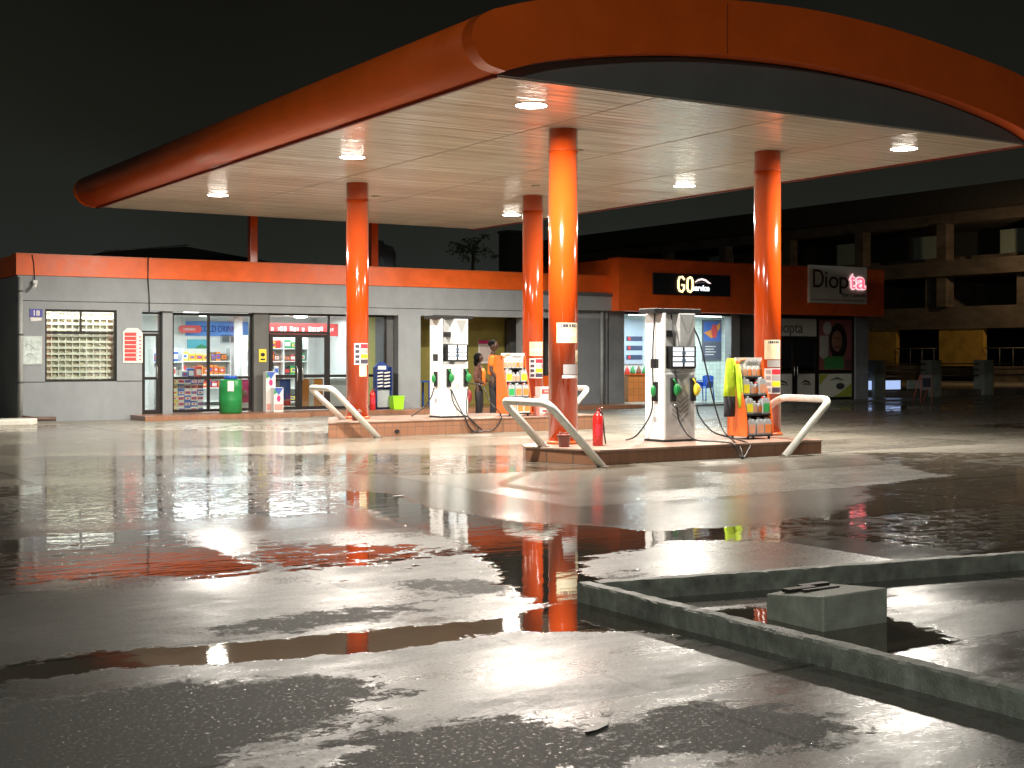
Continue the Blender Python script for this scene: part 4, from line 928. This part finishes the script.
MB().box(0,1.1,0,.6,0,.86).build('body',tiles_mat('counter orange tile',(.66,.20,.05),(.35,.12,.04),2.4,.35),t_); MB().box(-.02,1.12,-.02,.6,.86,.89).build('top',ORANGE_WALL,t_)
for i,(x,c) in enumerate(((26.2,PKR),(26.42,PKG),(26.66,PKBR),(26.9,PKG))):
    tag(MB().lathe([(.08,.953),(.09,1.0),(.05,1.12),(.02,1.2)],x,34.45,n=12).build('spray_bottle',c),f'small {["red","green","brown","dark green"][i]} bottle, {ORD[i]} from left on the orange counter','bottle','bottles on the orange counter')
def chair(x,y,z,label,rz=0):
    t_=thing('plastic_chair',label,'chair',(x,y,z),rz=rz)
    MB().box(-.22,.22,-.22,.2,.42,.445).build('seat',BLUE,t_,bevel=.01)
    for a in (-.2,.2):
        MB().tube([(a,-.2,.42),(a*1.1,-.24,0)],.02,8).build('leg',BLUE,t_); MB().tube([(a,.19,.42),(a*1.1,.25,0)],.02,8).build('leg',BLUE,t_)
        MB().tube([(a*1.08,-.2,.44),(a*1.12,-.2,.64),(a*1.1,.18,.66)],.018,8).build('armrest',BLUE,t_)
    mb=MB()
    mb.prism([(-.2,.46),(.2,.46),(.21,.80),(-.21,.80)],.20,.22,'y')
    mb.box(-.21,-.19,-.2,.2,.45,.62).box(.19,.21,-.2,.2,.45,.62)
    mb.ring([[(.215*math.cos(a)*1.0,.205,.78+.06*math.sin(a)) for a in np.linspace(0,PI,9)],[(.215*math.cos(a),.225,.78+.06*math.sin(a)) for a in np.linspace(0,PI,9)]])
    mb.build('backrest',BLUE,t_)
chair(28.75,33.7,.062,'blue plastic armchair standing in the tiled service bay',rz=-1.3)
# lit signs
t_=thing('service_sign','black lit sign with orange outlined GO and white service lettering','sign',(25.2,31.84,3.36))
MB().box(0,3.0,0,.06,0,.64).build('panel',mat('sign black',(.012,.013,.018),.3),t_)
GOW=mat('letter glow warm',(1,.8,.5),.5,var=0,emit=(1,.66,.28),es=2.6); GOI=mat('letter inner',(.30,.12,.02),.5); SW=mat('letter glow white',(1,1,1),.5,var=0,emit=(.85,.95,1),es=1.6); SP=mat('swoosh glow',(1,.8,.8),.5,var=0,emit=(1,.80,.76),es=1.1)
def ringtext(pts,r): return MB().tube(pts,r,8)
# hand formed G and O
MB().tube([(1.16,-.02,.47),(1.08,-.02,.55),(.97,-.02,.53),(.93,-.02,.42),(.93,-.02,.22),(.98,-.02,.12),(1.08,-.02,.10),(1.15,-.02,.18),(1.15,-.02,.30),(1.06,-.02,.30)],.030,8).build('letter_g',GOW,t_)
MB().tube([(1.38,-.02,.54),(1.30,-.02,.50),(1.28,-.02,.4),(1.28,-.02,.22),(1.32,-.02,.12),(1.40,-.02,.10),(1.47,-.02,.16),(1.49,-.02,.3),(1.48,-.02,.45),(1.44,-.02,.53),(1.38,-.02,.54)],.030,8).build('letter_o',GOW,t_)
text('service',.25,(1.48,-.012,.15),SW,t_,sx=.95,bold=.006)
MB().tube([(1.58,-.02,.40),(1.70,-.02,.47),(1.85,-.02,.50),(2.0,-.02,.47),(2.12,-.02,.40),(2.2,-.02,.38)],[.01,.025,.03,.03,.025,.01],8).build('car_swoosh',SP,t_)
MB().tube([(1.6,-.015,.36),(1.75,-.015,.40),(1.95,-.015,.39)],.014,6).build('car_swoosh',flat('swoosh dim',(.35,.35,.5),.4),t_)
t_=thing('optician_sign','grey white sign board reading Diopta Eye Consult with a red lit ending','sign',(31.55,31.80,3.24))
MB().box(0,2.62,0,.10,0,1.22).build('panel',mat('sign pale board',(.66,.66,.62),.45,var=.05),t_)
MR=flat('letter maroon',(.06,.012,.015),.4); BK=flat('letter black',(.012,.014,.013),.4); RL=mat('letter glow red',(1,.1,.15),.4,var=0,emit=(1,.06,.09),es=2.2); PL=mat('letter glow pink',(1,.8,.8),.5,var=0,emit=(1,.55,.60),es=1.2)
for ch,sz,x_,w_,m_ in (('D',.86,.145,.47,MR),('i',.82,.69,.08,MR),('o',.80,.85,.43,BK),('p',.80,1.33,.42,BK)): text(ch,sz,(x_,-.008,.50),m_,t_,fit=w_)
for ch,x_,w_ in (('t',1.80,.22),('a',2.08,.44)):
    text(ch,.80,(x_-.02,-.03,.50),PL,t_,fit=w_+.04,bold=.03,ext=.004); text(ch,.80,(x_,-.045,.50),RL,t_,fit=w_,ext=.004)
text('Eye Consult',.17,(1.46,-.008,.24),BK,t_,fit=1.1); MB().box(.1,2.5,-.006,.001,.09,.12).build('small_print',flat('print faint red',(.3,.18,.16),.5),t_)
# optician front
OP=mat('frosted pale film',(.58,.59,.55),.5,var=.08,scale=3)
w=frame('shopfront',30.6,34.5,.05,2.84,32.68,.09,(32.8,),((30.7,32.75,2.12),(32.85,34.4,.98)),parent=wg)
def wsub(mb,name,m,par=w): o=mb.build(name,m); o.parent=par; o.location=Vector(o.location)-par.location-wg.location; return o
wsub(MB().box(30.69,32.75,32.70,32.72,2.17,2.75),'sign_film',OP)
tx=text('Diopta',.52,(30.75,32.69,2.28),flat('film letter grey',(.09,.09,.09),.5),None,sx=.95); tx.parent=w; tx.location=Vector(tx.location)-w.location-wg.location
for a,b,k in ((30.7,31.72,0),(31.74,32.75,1)):
    d=frame('door',a,b,.06,2.06,32.66,.09,(),((a+.08,b-.08,.98),),parent=wg,d=.05); 
    glass(a+.08,b-.08,1.04,1.98,32.69,d)
    wsub(MB().box(a+.08,b-.08,32.685,32.70,.14,.93),'eye_film',OP,d)
    wsub(MB().tube([(a+.3,32.68,.62),(a+.45,32.68,.70),(a+.62,32.68,.66),(a+.72,32.68,.56)],[.01,.03,.03,.01],6).tube([(a+.35,32.68,.56),(a+.5,32.68,.60),(a+.68,32.68,.55)],[.008,.02,.008],6),'eye_drawing',flat('drawing brown',(.07,.045,.04),.5),d)
    wsub(MB().tube([((b-.06) if k==0 else (a+.06),32.64,.85),((b-.06) if k==0 else (a+.06),32.60,.9),((b-.06) if k==0 else (a+.06),32.60,1.15),((b-.06) if k==0 else (a+.06),32.64,1.2)],.016,8),'handle',flat('steel handle',(.5,.5,.5),.25,metal=.8),d)
for i,(x0,x1,z0,z1,lb) in enumerate(((30.85,31.55,1.55,1.92,'upper white sheet'),(30.85,31.35,1.28,1.5,'small white sheet'),(31.95,32.35,1.2,1.42,'lilac white sheet'),(31.0,31.6,1.08,1.24,'low dark striped sheet'))):
    tag(MB().box(x0,x1,32.70,32.712,z0,z1).use(1).box(x0+.05,x1-.1,32.694,32.699,z0+.05,z0+.08).build('door_paper',[flat('paper shade',(.75,.76,.78),.6) if i!=3 else flat('paper dark',(.10,.11,.15),.6),flat('ink',(.05,.05,.1),.5)]),f'{lb} taped inside the optician door','paper')
wsub(MB().box(32.86,34.4,32.70,32.73,1.05,2.74),'poster_ground',flat('poster maroon',(.30,.10,.10),.5))
mb=MB(); mb.use(0).ellip((33.75,32.694,2.0),(.42,.004,.62)).use(1).ellip((33.70,32.688,2.02),(.25,.004,.36)).use(2).box(33.1,34.0,32.688,32.695,1.08,1.50).use(3).ellip((33.1,32.69,1.62),(.22,.004,.2)).ellip((33.25,32.692,2.45),(.2,.004,.22)).box(32.9,33.3,32.692,32.697,1.7,2.2).use(4).box(33.55,33.85,32.680,32.684,1.80,1.84).use(0).box(33.56,33.66,32.680,32.684,2.1,2.13).box(33.74,33.84,32.680,32.684,2.1,2.13).use(5).box(34.05,34.38,32.69,32.696,1.08,1.4)
wsub(mb,'portrait',[flat('hair dark',(.015,.012,.012),.6),flat('skin brown',(.28,.15,.10),.6),flat('cloth green',(.06,.28,.08),.6),flat('soft grey',(.45,.46,.44),.6),flat('lip',(.12,.03,.03),.6),flat('corner rose',(.12,.06,.06),.6)])
wsub(MB().box(32.86,34.4,32.70,32.73,.14,.92),'eye_poster',flat('poster pale',(.62,.63,.54),.5))
wsub(MB().prism([(32.88,.55),(33.3,.9),(32.88,.9)],32.69,32.696,'y').prism([(34.38,.15),(34.38,.6),(33.8,.25),(33.5,.15)],32.69,32.696,'y').use(1).tube([(33.4,32.69,.70),(33.7,32.69,.78),(34.0,32.69,.70)],[.01,.03,.01],6).use(2).ellip((33.85,32.69,.50),(.2,.005,.11)),'poster_print',[flat('poster lime',(.32,.38,.05),.5),flat('brow',(.04,.05,.04),.5),flat('iris grey',(.05,.055,.05),.5)])
wp(MB().box(30.62,34.75,34.8,34.9,0,2.84),'inner_wall',mat('dim interior wall',(.2,.2,.19),.7))

# ------------------------------------------------------------------ PEOPLE
SKIN=mat('dark brown skin',(.065,.030,.019),.5,var=.08)
def skinned(name,nodes,edges,m,parent,sub_=2,root=0):
    me=bpy.data.meshes.new(name); me.from_pydata([n[:3] for n in nodes],edges,[]); me.materials.append(m)
    o=bpy.data.objects.new(name,me); C.objects.link(o); o.parent=parent
    md=o.modifiers.new('skin','SKIN'); md.use_smooth_shade=True; md.branch_smoothing=.5
    for i,n in enumerate(nodes):
        r=n[3]; sv=me.skin_vertices[0].data[i]; sv.radius=(r,r) if not isinstance(r,tuple) else r; sv.use_root=(i==root)
    ss=o.modifiers.new('sub','SUBSURF'); ss.levels=sub_; ss.render_levels=sub_
    return o
def person(loc,rz,label,H,top,top2,trous,hair,arms,fem=False,vest=None):
    """figure faces -Y locally; z up from feet"""
    t_=thing('person',label,'person',loc,rz=rz)
    k=H/1.75; s=lambda x,y,z,r:(x*k,y*k,z*k,(r[0]*k,r[1]*k) if isinstance(r,tuple) else r*k)
    sw=.17 if fem else .20
    L,R_=arms   # each: elbow, wrist (x,y,z)
    nodes=[s(0,0,.95,(.11,.08)),s(0,0,1.12,(.11,.08)),s(0,.0,1.30,(.155,.10)),s(0,0,1.43,(.10,.07)),s(0,0,1.50,.052),s(0,-.01,1.56,.05),
           s(-sw,0,1.41,.058),s(*L[0],.042),s(*L[1],.027),s(sw,0,1.41,.058),s(*R_[0],.042),s(*R_[1],.027),
           s(-.10,0,.88,.055),s(-.105,-.02,.50,.042),s(-.11,.01,.10,.036),s(-.115,-.13,.035,.035),
           s(.10,0,.88,.055),s(.115,-.02,.50,.042),s(.13,.02,.10,.036),s(.14,-.12,.035,.035)]
    edges=[(0,1),(1,2),(2,3),(3,4),(4,5),(3,6),(6,7),(7,8),(3,9),(9,10),(10,11),(0,12),(12,13),(13,14),(14,15),(0,16),(16,17),(17,18),(18,19)]
    body=skinned('body',nodes,edges,SKIN,t_)
    # hands: palm + five fingers
    for sd,(el,wr) in ((-1,L),(1,R_)):
        d=(Vector(wr)-Vector(el)).normalized(); side=Vector((0,0,1)).cross(d).normalized(); w_=Vector(wr)
        hn=[s(*w_,.024)]; he=[]
        pm=w_+d*.07; hn.append(s(*pm,(.036,.018))); he.append((0,1))
        for f in range(4):
            b_=pm+side*(.026*(1.5-f)*.8); b2=b_+d*(.045-.005*abs(f-1.3)); b3=b2+d*.028+Vector((0,0,-.018))
            i0=len(hn); hn+= [s(*(b_+d*.01),.0095),s(*b2,.009),s(*b3,.008)]; he+=[(1,i0),(i0,i0+1),(i0+1,i0+2)]
        tb=w_+d*.03+side*.03*sd; tt=tb+d*.035+side*.022*sd
        i0=len(hn); hn+=[s(*tb,.012),s(*tt,.010)]; he+=[(0,i0),(i0,i0+1)]
        skinned('hand',hn,he,SKIN,t_,1)
    # head
    hz=1.655*k; hr=(.078*k,.095*k,.118*k)
    def face(p):
        q=p.copy()
        if p.y<-.5: q.y=p.y*(1+.0)
        if abs(p.x)<.22 and p.y<-.6 and -.25<p.z<.15: q.y-=.16*(1-abs(p.x)/.22)
        if p.z<-.3: q.x*=.82; q.y*=.92
        return q
    MB().ellip((0,-.015*k,hz),hr,28,20,face).build('head',SKIN,t_)
    for sx_ in (-1,1):
        MB().ellip((sx_*.079*k,.0,hz-.005),(.012*k,.022*k,.032*k),10,8).build('ear',SKIN,t_)
        MB().ellip((sx_*.030*k,-.098*k,hz+.012*k),(.011*k,.005*k,.005*k),10,8).build('eye',flat('eye',(.12,.10,.09),.3),t_)
    MB().ellip((0,-.103*k,hz-.055*k),(.024*k,.008*k,.008*k),10,8).build('mouth',flat('lips',(.12,.03,.03),.5),t_)
    HR=mat('black hair',(.006,.005,.005),.95,spec=.15,var=.3,scale=40,bump=.8,bscale=60)
    hb=MB()
    if fem:
        hb.ellip((0,.018*k,hz+.022*k),(.104*k,.118*k,.122*k),24,16,lambda p: Vector((p.x,p.y if p.y>-.3 or p.z>.45 else -.45,p.z)))
        hb.ellip((0,.07*k,hz-.10*k),(.08*k,.06*k,.12*k),16,12)
    else:
        hb.ellip((0,.008*k,hz+.038*k),(.083*k,.100*k,.098*k),24,16,lambda p: Vector((p.x,p.y if p.y>-.4 or p.z>.4 else -.5,max(p.z,-.35))))
    hb.build('hair',HR,t_)
    # shirt
    g=.016
    gr=lambda r:(r[0]+g,r[1]+g) if isinstance(r,tuple) else r+g
    sn=[s(0,0,1.0,(.19,.14)),s(0,0,1.12,(.18,.13)),s(0,0,1.30,(.20,.135)),s(0,0,1.42,(.12,.085)),s(0,0,1.475,.075),s(-sw,0,1.41,.078)]
    if fem is True:
        Le=[Vector(L[0]),Vector(L[0])+(Vector(L[1])-Vector(L[0]))*.85]; Re=[Vector(R_[0]),Vector(R_[0])+(Vector(R_[1])-Vector(R_[0]))*.85]
    else:
        Le=[Vector((-sw,0,1.41)).lerp(Vector(L[0]),.75)]; Re=[Vector((sw,0,1.41)).lerp(Vector(R_[0]),.75)]
    se=[(0,1),(1,2),(2,3),(3,4),(3,5)]; prev=5
    for q in Le: sn.append(s(*q,.072 if q is Le[0] else .055)); se.append((prev,len(sn)-1)); prev=len(sn)-1
    sn.append(s(sw,0,1.41,.078)); se.append((3,len(sn)-1)); prev=len(sn)-1
    for q in Re: sn.append(s(*q,.072 if q is Re[0] else .055)); se.append((prev,len(sn)-1)); prev=len(sn)-1
    skinned('shirt' if not fem else 'jacket',sn,se,top,t_)
    if vest:
        mb=MB(); rings=[]
        for z,rx,ry in ((.98,.20,.165),(1.15,.19,.15),(1.3,.20,.155),(1.40,.14,.12)):
            rings.append([(rx*k*math.sin(a)*.98,-ry*k*math.cos(a)-.012,z*k) for a in np.linspace(-.75,.75,9)])
        mb.ring(rings,closed=False,cap=False); o=mb.build('vest',vest,t_); sd=o.modifiers.new('thick','SOLIDIFY'); sd.thickness=.01
    tn=[s(0,0,.98,(.155,.115)),s(0,0,.90,(.16,.12)),s(-.10,0,.84,.10),s(-.105,-.02,.50,.073),s(-.11,.01,.09,.055),s(.10,0,.84,.10),s(.115,-.02,.50,.073),s(.13,.02,.09,.055)]
    skinned('trousers',tn,[(0,1),(1,2),(2,3),(3,4),(1,5),(5,6),(6,7)],trous,t_)
    for a in ((-.112,-.06),(.137,-.05)):
        MB().ellip((a[0]*k,a[1]*k,.045*k),(.052*k,.135*k,.05*k),14,10,lambda p:Vector((p.x,p.y,max(p.z,-.85)))).build('shoe',BLACK,t_)
    return t_
TR=mat('black trousers',(.018,.018,.022),.8,var=.2,scale=10,bump=.3,bscale=15)
ORS=mat('orange work shirt',(.80,.19,.015),.75,var=.1,scale=12,bump=.3,bscale=14)
PLAID=mat('brown patterned jacket cloth',(.03,.018,.015),.85,var=.5,scale=15,col2=(.22,.09,.06),bump=.4,bscale=20)
armsW=(((-.24,.02,1.13),(-.15,-.19,1.02)),((.24,-.03,1.13),(.17,-.22,1.08)))
armsM=(((-.27,.01,1.12),(-.25,-.16,.90)),((.27,.0,1.12),(.24,-.12,.88)))
person((15.74,26.2,0),.75,'woman with black hair in brown patterned jacket over an orange vest beside the back pump',1.56,PLAID,None,TR,None,armsW,fem=True,vest=ORS)
person((16.30,26.5,0),.9,'taller man in orange work shirt and black trousers behind the oil rack',1.86,ORS,None,TR,None,armsM)
tag(MB().ellip((15.42,26.2,.62),(.14,.08,.17)).tube([(15.36,26.2,.75),(15.40,26.2,1.0),(15.46,26.2,.75)],.012,6).build('handbag',flat('bag dark red',(.35,.05,.05),.6)),'dark red cloth bag at the hip of the woman attendant','bag')

# ------------------------------------------------------------------ FOREGROUND KERB AND BLOCK
def kerb(path,label,hw=.055,h=.12):
    mb=MB(); random.seed(3)
    P=[Vector((a,b,0)) for a,b in path]; segs=[]
    pts=[]
    for i in range(len(P)-1):
        L_=(P[i+1]-P[i]).length; n=max(2,int(L_/.05))
        for j in range(n): pts.append(P[i].lerp(P[i+1],j/n))
    pts.append(P[-1]); rings=[]
    for i,p in enumerate(pts):
        d=(pts[min(i+1,len(pts)-1)]-pts[max(i-1,0)]).normalized(); q=Vector((-d.y,d.x,0))
        j=lambda a: random.uniform(-a,a)
        rings.append([tuple(p+q*(hw+j(.003))+Vector((0,0,-.03))),tuple(p+q*(hw+j(.003))+Vector((0,0,h-.012+j(.004)))),tuple(p+q*(hw-.014+j(.004))+Vector((0,0,h+j(.003)))),tuple(p-q*(hw-.014+j(.004))+Vector((0,0,h+j(.003)))),tuple(p-q*(hw+j(.003))+Vector((0,0,h-.012+j(.004)))),tuple(p-q*(hw+j(.003))+Vector((0,0,-.03)))])
    mb.ring(rings,smooth=False); o=mb.build('kerb',KERB); tag(o,label,'kerb','raised concrete kerbs in the foreground')
kerb([(4.98,1.5),(4.98,4.2),(4.97,6.98)],'low greenish concrete kerb running from the lower right corner toward the pumps')
kerb([(5.04,6.93),(6.2,6.72),(8.4,6.33),(12.5,5.65)],'low concrete kerb crossing the right side behind the wedge block')
t_=thing('concrete_block','pale wedge shaped concrete block with dark grating bars on top inside the kerbs','concrete block',(5.54,5.48,0))
me=bpy.data.meshes.new('block'); 
MB()._add([(0,0,-.02),(.52,-.0,-.02),(.52,.52,-.02),(-.0,.46,-.02),(0,0,.195),(.52,0,.20),(.52,.52,.155),(-.0,.46,.145)],[(0,3,2,1),(4,5,6,7),(0,1,5,4),(1,2,6,5),(2,3,7,6),(3,0,4,7)]).build('block',CONC,t_,bevel=.01)
mb=MB()
mb.box(.06,.28,.33,.39,.16,.182).box(.24,.46,.40,.45,.157,.180).box(.12,.40,.26,.29,.17,.185); mb.build('grating',flat('rusty dark bars',(.03,.022,.018),.5),t_)
for x,y,rz,lb in ((3.3,4.55,.3,'small dark scrap of litter on the wet ground in the near foreground'),(6.9,13.2,.2,'short pale stick lying on the wet ground before the front island')):
    o=MB().prism([(-.09,-.01),(-.03,-.025),(.06,-.015),(.1,.01),(.02,.02),(-.05,.015)],0,.008,'z').build('litter',BLACK if x<4 else PKW); o.location=(x,y,.004); o.rotation_euler=(0,0,rz); tag(o,lb,'litter')
# kerb at far left; its white colour includes the light on it
tag(MB().prism([(5.4,31.2),(7.15,31.2),(7.35,31.5),(7.15,31.85),(5.4,31.85)],-.02,.13,'z').build('kerb',mat('white kerb brightened as lit',(.70,.68,.60),.5,var=.12,scale=5),bevel=.03),'white kerb end, brightened in colour as lit, at the far left corner of the shop','kerb')
tag(MB().box(1.0,6.9,36.0,36.3,-.02,2.6).build('boundary_wall',mat('dark boundary wall',(.05,.05,.045),.8,var=.2)),'dark boundary wall beyond the left corner of the shop','wall')

# ------------------------------------------------------------------ BACKGROUND
OLD=mat('weathered old concrete',(.13,.10,.075),.85,var=.45,scale=1.2,bump=.5,bscale=8,stretch=(1,.5,1.5))
OLDY=mat('stained yellow wall',(.42,.25,.04),.8,var=.3,scale=1.4,bump=.3,bscale=8)
bb=thing('concrete_building','long dark unfinished three storey concrete building with pillars and yellow ground floor','building',(64.7,70,0))
def bp_(mb,name,m,**k): return P_(mb.build(name,m),bb)
Y0,Y1=36.0,100.0
bp_(MB().box(64.0,76,Y0,Y1,9.95,11.3),'roof',mat('dark roof slab',(.05,.045,.04),.8,var=.3))
bp_(MB().box(64.9,76,Y0,Y1,9.3,9.95),'beam',OLD)
bp_(MB().box(64.4,76,Y0,Y1,6.2,7.1),'balcony',OLD)
bp_(MB().box(64.9,76,Y0,Y1,3.1,4.4),'wall',OLD)
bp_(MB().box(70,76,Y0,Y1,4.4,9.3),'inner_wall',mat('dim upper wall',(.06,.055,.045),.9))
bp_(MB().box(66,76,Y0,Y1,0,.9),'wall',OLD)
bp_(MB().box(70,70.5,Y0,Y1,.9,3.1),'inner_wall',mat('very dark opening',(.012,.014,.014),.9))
for k in range(10):
    y=41.3+k*6.5
    bp_(MB().box(64.6,65.3,y-.35,y+.35,4.4,9.3),'pillar',OLD)
    bp_(MB().box(64.95,70,y-.12+1.2,y+1.5,4.4,6.2),'pillar',OLD)
    if k%2==0 or k<4: bp_(MB().box(65.0,65.3,y-2.7,y+.5,.9,3.1),'yellow_wall',OLDY)
    wb=bp_(MB().box(67.0,67.1,y+1.6,y+4.2,7.5,8.9),'window',mat('pane toned as skylit',(.34,.40,.34),.5,var=.1))  # pale pane colour stands in for sky light through the openings
    bp_(MB().box(66.8,67.3,y+.4,y+6.1,7.1,7.5),'sill',OLD)
    rl=MB(); rl.tube([(64.9,y+.6,1.95),(64.9,y+3.7,1.95)],.025,6)
    for q in range(4): rl.tube([(64.9,y+.8+q*.9,.9),(64.9,y+.8+q*.9,1.95)],.02,6)
    bp_(rl,'railing',flat('rail steel',(.25,.22,.18),.5,metal=.3))
# boundary wall with posts and rails
bw=thing('boundary_fence','low concrete boundary fence with square pillars and pipe rails at the right','fence',(37,34.5,0))
PGREY=mat('fence pillar concrete',(.26,.29,.26),.8,var=.25,scale=3)
P_(MB().box(35.3,56,34.4,34.6,0,.24).build('base_wall',OLD),bw)
XS=[37.45,40.45,43.45,46.45,49.45,52.45]
for k,x in enumerate(XS):
    P_(MB().box(x-.25,x+.25,34.25,34.75,0,1.36).build('pillar',PGREY),bw); P_(MB().box(x+.255,x+.37,34.3,34.5,0,1.36).build('pillar_edge',mat('ochre edge',(.40,.27,.10),.8)),bw)
    for z in (.78,1.0,1.22):
        P_(MB().tube([((x-2.6) if k else x-2.0,34.5,z),(x-.26,34.5,z)],.022,6).build('rail',flat('rail brown',(.22,.13,.07),.6)),bw)
LBX=mat('lit banner glow',(.5,.6,.9),.5,var=.15,scale=2,emit=(.45,.60,1.0),es=.75); DBX=mat('pale banner cloth',(.42,.46,.44),.6,var=.1)
for x0,x1,m_,lb in ((35.6,36.2,DBX,'dull white banner low on the fence next to the optician shop'),(36.22,37.1,LBX,'small bright blue lit banner low on the fence, left one'),(37.85,38.6,LBX,'small bright blue lit banner low on the fence beside the A frame sign'),(39.0,40.1,DBX,'long dull white banner low on the fence right of the A frame sign')):
    tag(MB().box(x0,x1,34.30,34.35,.30,.62).build('banner',m_),lb,'banner')
t_=thing('sandwich_board','small red framed standing sign on the wet ground before the boundary fence','sign',(34.6,29.9,0))
for a in (0,.52): MB().tube([(a,0,0),(a,.0,.92)],.018,6).build('leg',flat('red brown tube',(.28,.08,.06),.5),t_); MB().tube([(a,.35,0),(a,.03,.9)],.018,6).build('leg',MT['red brown tube'],t_)
MB().box(.02,.5,-.012,.012,.42,.90).build('panel',flat('board pale',(.28,.24,.24),.5),t_); MB().box(.07,.45,-.016,-.011,.52,.8).build('print',flat('board dark print',(.05,.05,.08),.5),t_)
# dark shed roof behind the shop, tank, tree, tower block
sd=thing('shed','dark pitched roof shed rising behind the left part of the shop','building',(15.5,45,0))
P_(MB().prism([(11.5,0),(21.0,0),(21.0,4.5),(15.4,5.25),(12.6,4.95),(11.5,4.6)],45,52,'y').build('body',mat('shed dark sheet',(.02,.02,.018),.7)),sd)
P_(MB().tube([(12.6,44.97,4.98),(14.0,44.97,5.12),(15.45,44.97,5.30)],.022,6).build('roof_edge',mat('roof edge highlight',(.45,.42,.34),.25,metal=.5)),sd)  # pale tube paints the dim highlight along the roof edge
t_=thing('water_tank','dull blue water tank on the shop roof behind a thin orange post','water tank',(18.25,36.2,3.34))
MB().lathe([(.50,.28),(.53,.32),(.53,.62),(.50,.66),(.53,.70),(.53,1.25),(.45,1.42),(.18,1.52),(.17,1.6),(.02,1.62)],n=24).build('body',mat('tank blue grey',(.25,.33,.40),.4),t_)
for a,b in ((-.35,-.35),(.35,-.35),(-.35,.35),(.35,.35)): MB().box(a-.04,a+.04,b-.04,b+.04,0,.28).build('leg',DGREY,t_)
t_=thing('tower_block','dark plain block rising far behind the shop between the columns','building',(31,50,0)); MB().box(.55,1.3,0,.8,0,6.9).build('wall',mat('dark plaster',(.05,.045,.04),.8,var=.2),t_)
MB().box(.5,1.35,-.05,.85,6.9,7.0).build('parapet',DGREY,t_)
t_=thing('palm_tree','slender papaya like tree with a sparse drooping crown behind the shop roof','tree',(35.7,60,0))
MB().tube([(0,0,0),(.1,0,2.5),(-.05,0,5),(.02,0,6.9)],[.16,.13,.10,.07],10).build('trunk',mat('tree bark',(.12,.10,.07),.9,var=.3),t_)
mb=MB(); random.seed(11)
for k in range(26):
    a=random.uniform(0,2*PI); el=random.uniform(-.1,1.1); ln=random.uniform(.7,1.35)
    d=Vector((math.cos(a)*math.cos(el),math.sin(a)*math.cos(el),math.sin(el))); tip=Vector((0,0,6.85))+d*ln+Vector((0,0,-.3*math.cos(el)))
    mb.tube([(0,0,6.8),tuple(Vector((0,0,6.85))+d*ln*.6),tuple(tip)],.015,5)
    for q in range(16):
        c=tip+Vector((random.gauss(0,.14),random.gauss(0,.14),random.gauss(-.02,.10))); u=Vector((random.gauss(0,1),random.gauss(0,1),random.gauss(0,.5))).normalized()*random.uniform(.08,.16); v=u.cross(Vector((random.gauss(0,1),random.gauss(0,1),1))).normalized()*.04
        mb._add([c-u,c+v,c+u,c-v],[(0,1,2,3)])
mb.build('crown',mat('night foliage',(.14,.22,.08),.7,var=.4,scale=4),t_)
# utility pole wires far right skipped; street lamp on the far road
t_=thing('street_lamp','tall grey street lamp standing on the far road outside the picture','street lamp',(60,42,0))
MB().tube([(0,0,0),(0,0,7.6),(.5,.9,8.1),(.8,1.6,8.1)],[.09,.06,.05,.04],10).build('pole',flat('pole steel',(.2,.2,.2),.4,metal=.5),t_)
MB().box(.7,.95,1.5,2.1,8.02,8.12).build('lamp_head',DGREY,t_); MB().box(.73,.92,1.55,2.05,7.995,8.018).build('lens',mat('street lens',(1,.8,.5),.5,var=0,emit=(1,.66,.3),es=8),t_)
o_=area('lamp',(.82,1.8,7.9),.3,.5,330,(1,.70,.38),'RECTANGLE',t_); o_.rotation_euler=(.95,0,-.12)

t_=thing('street_lamp','tall grey street lamp standing beside the road behind the photographer','street lamp',(-9,-7,0))
MB().tube([(0,0,0),(0,0,8.6),(.5,.4,9.1),(1.3,1.1,9.2)],[.10,.07,.06,.05],10).build('pole',MT['pole steel'],t_)
MB().box(1.15,1.65,.9,1.4,9.14,9.24).build('lamp_head',DGREY,t_); MB().box(1.2,1.6,.95,1.35,9.11,9.135).build('lens',mat('street lens cool',(1,1,1),.5,var=0,emit=(.9,1,.92),es=8),t_)
o_=area('lamp',(1.4,1.15,9.05),.45,.45,2000,(.94,1,.93),'RECTANGLE',t_); o_.rotation_euler=(.75,0,-.55)
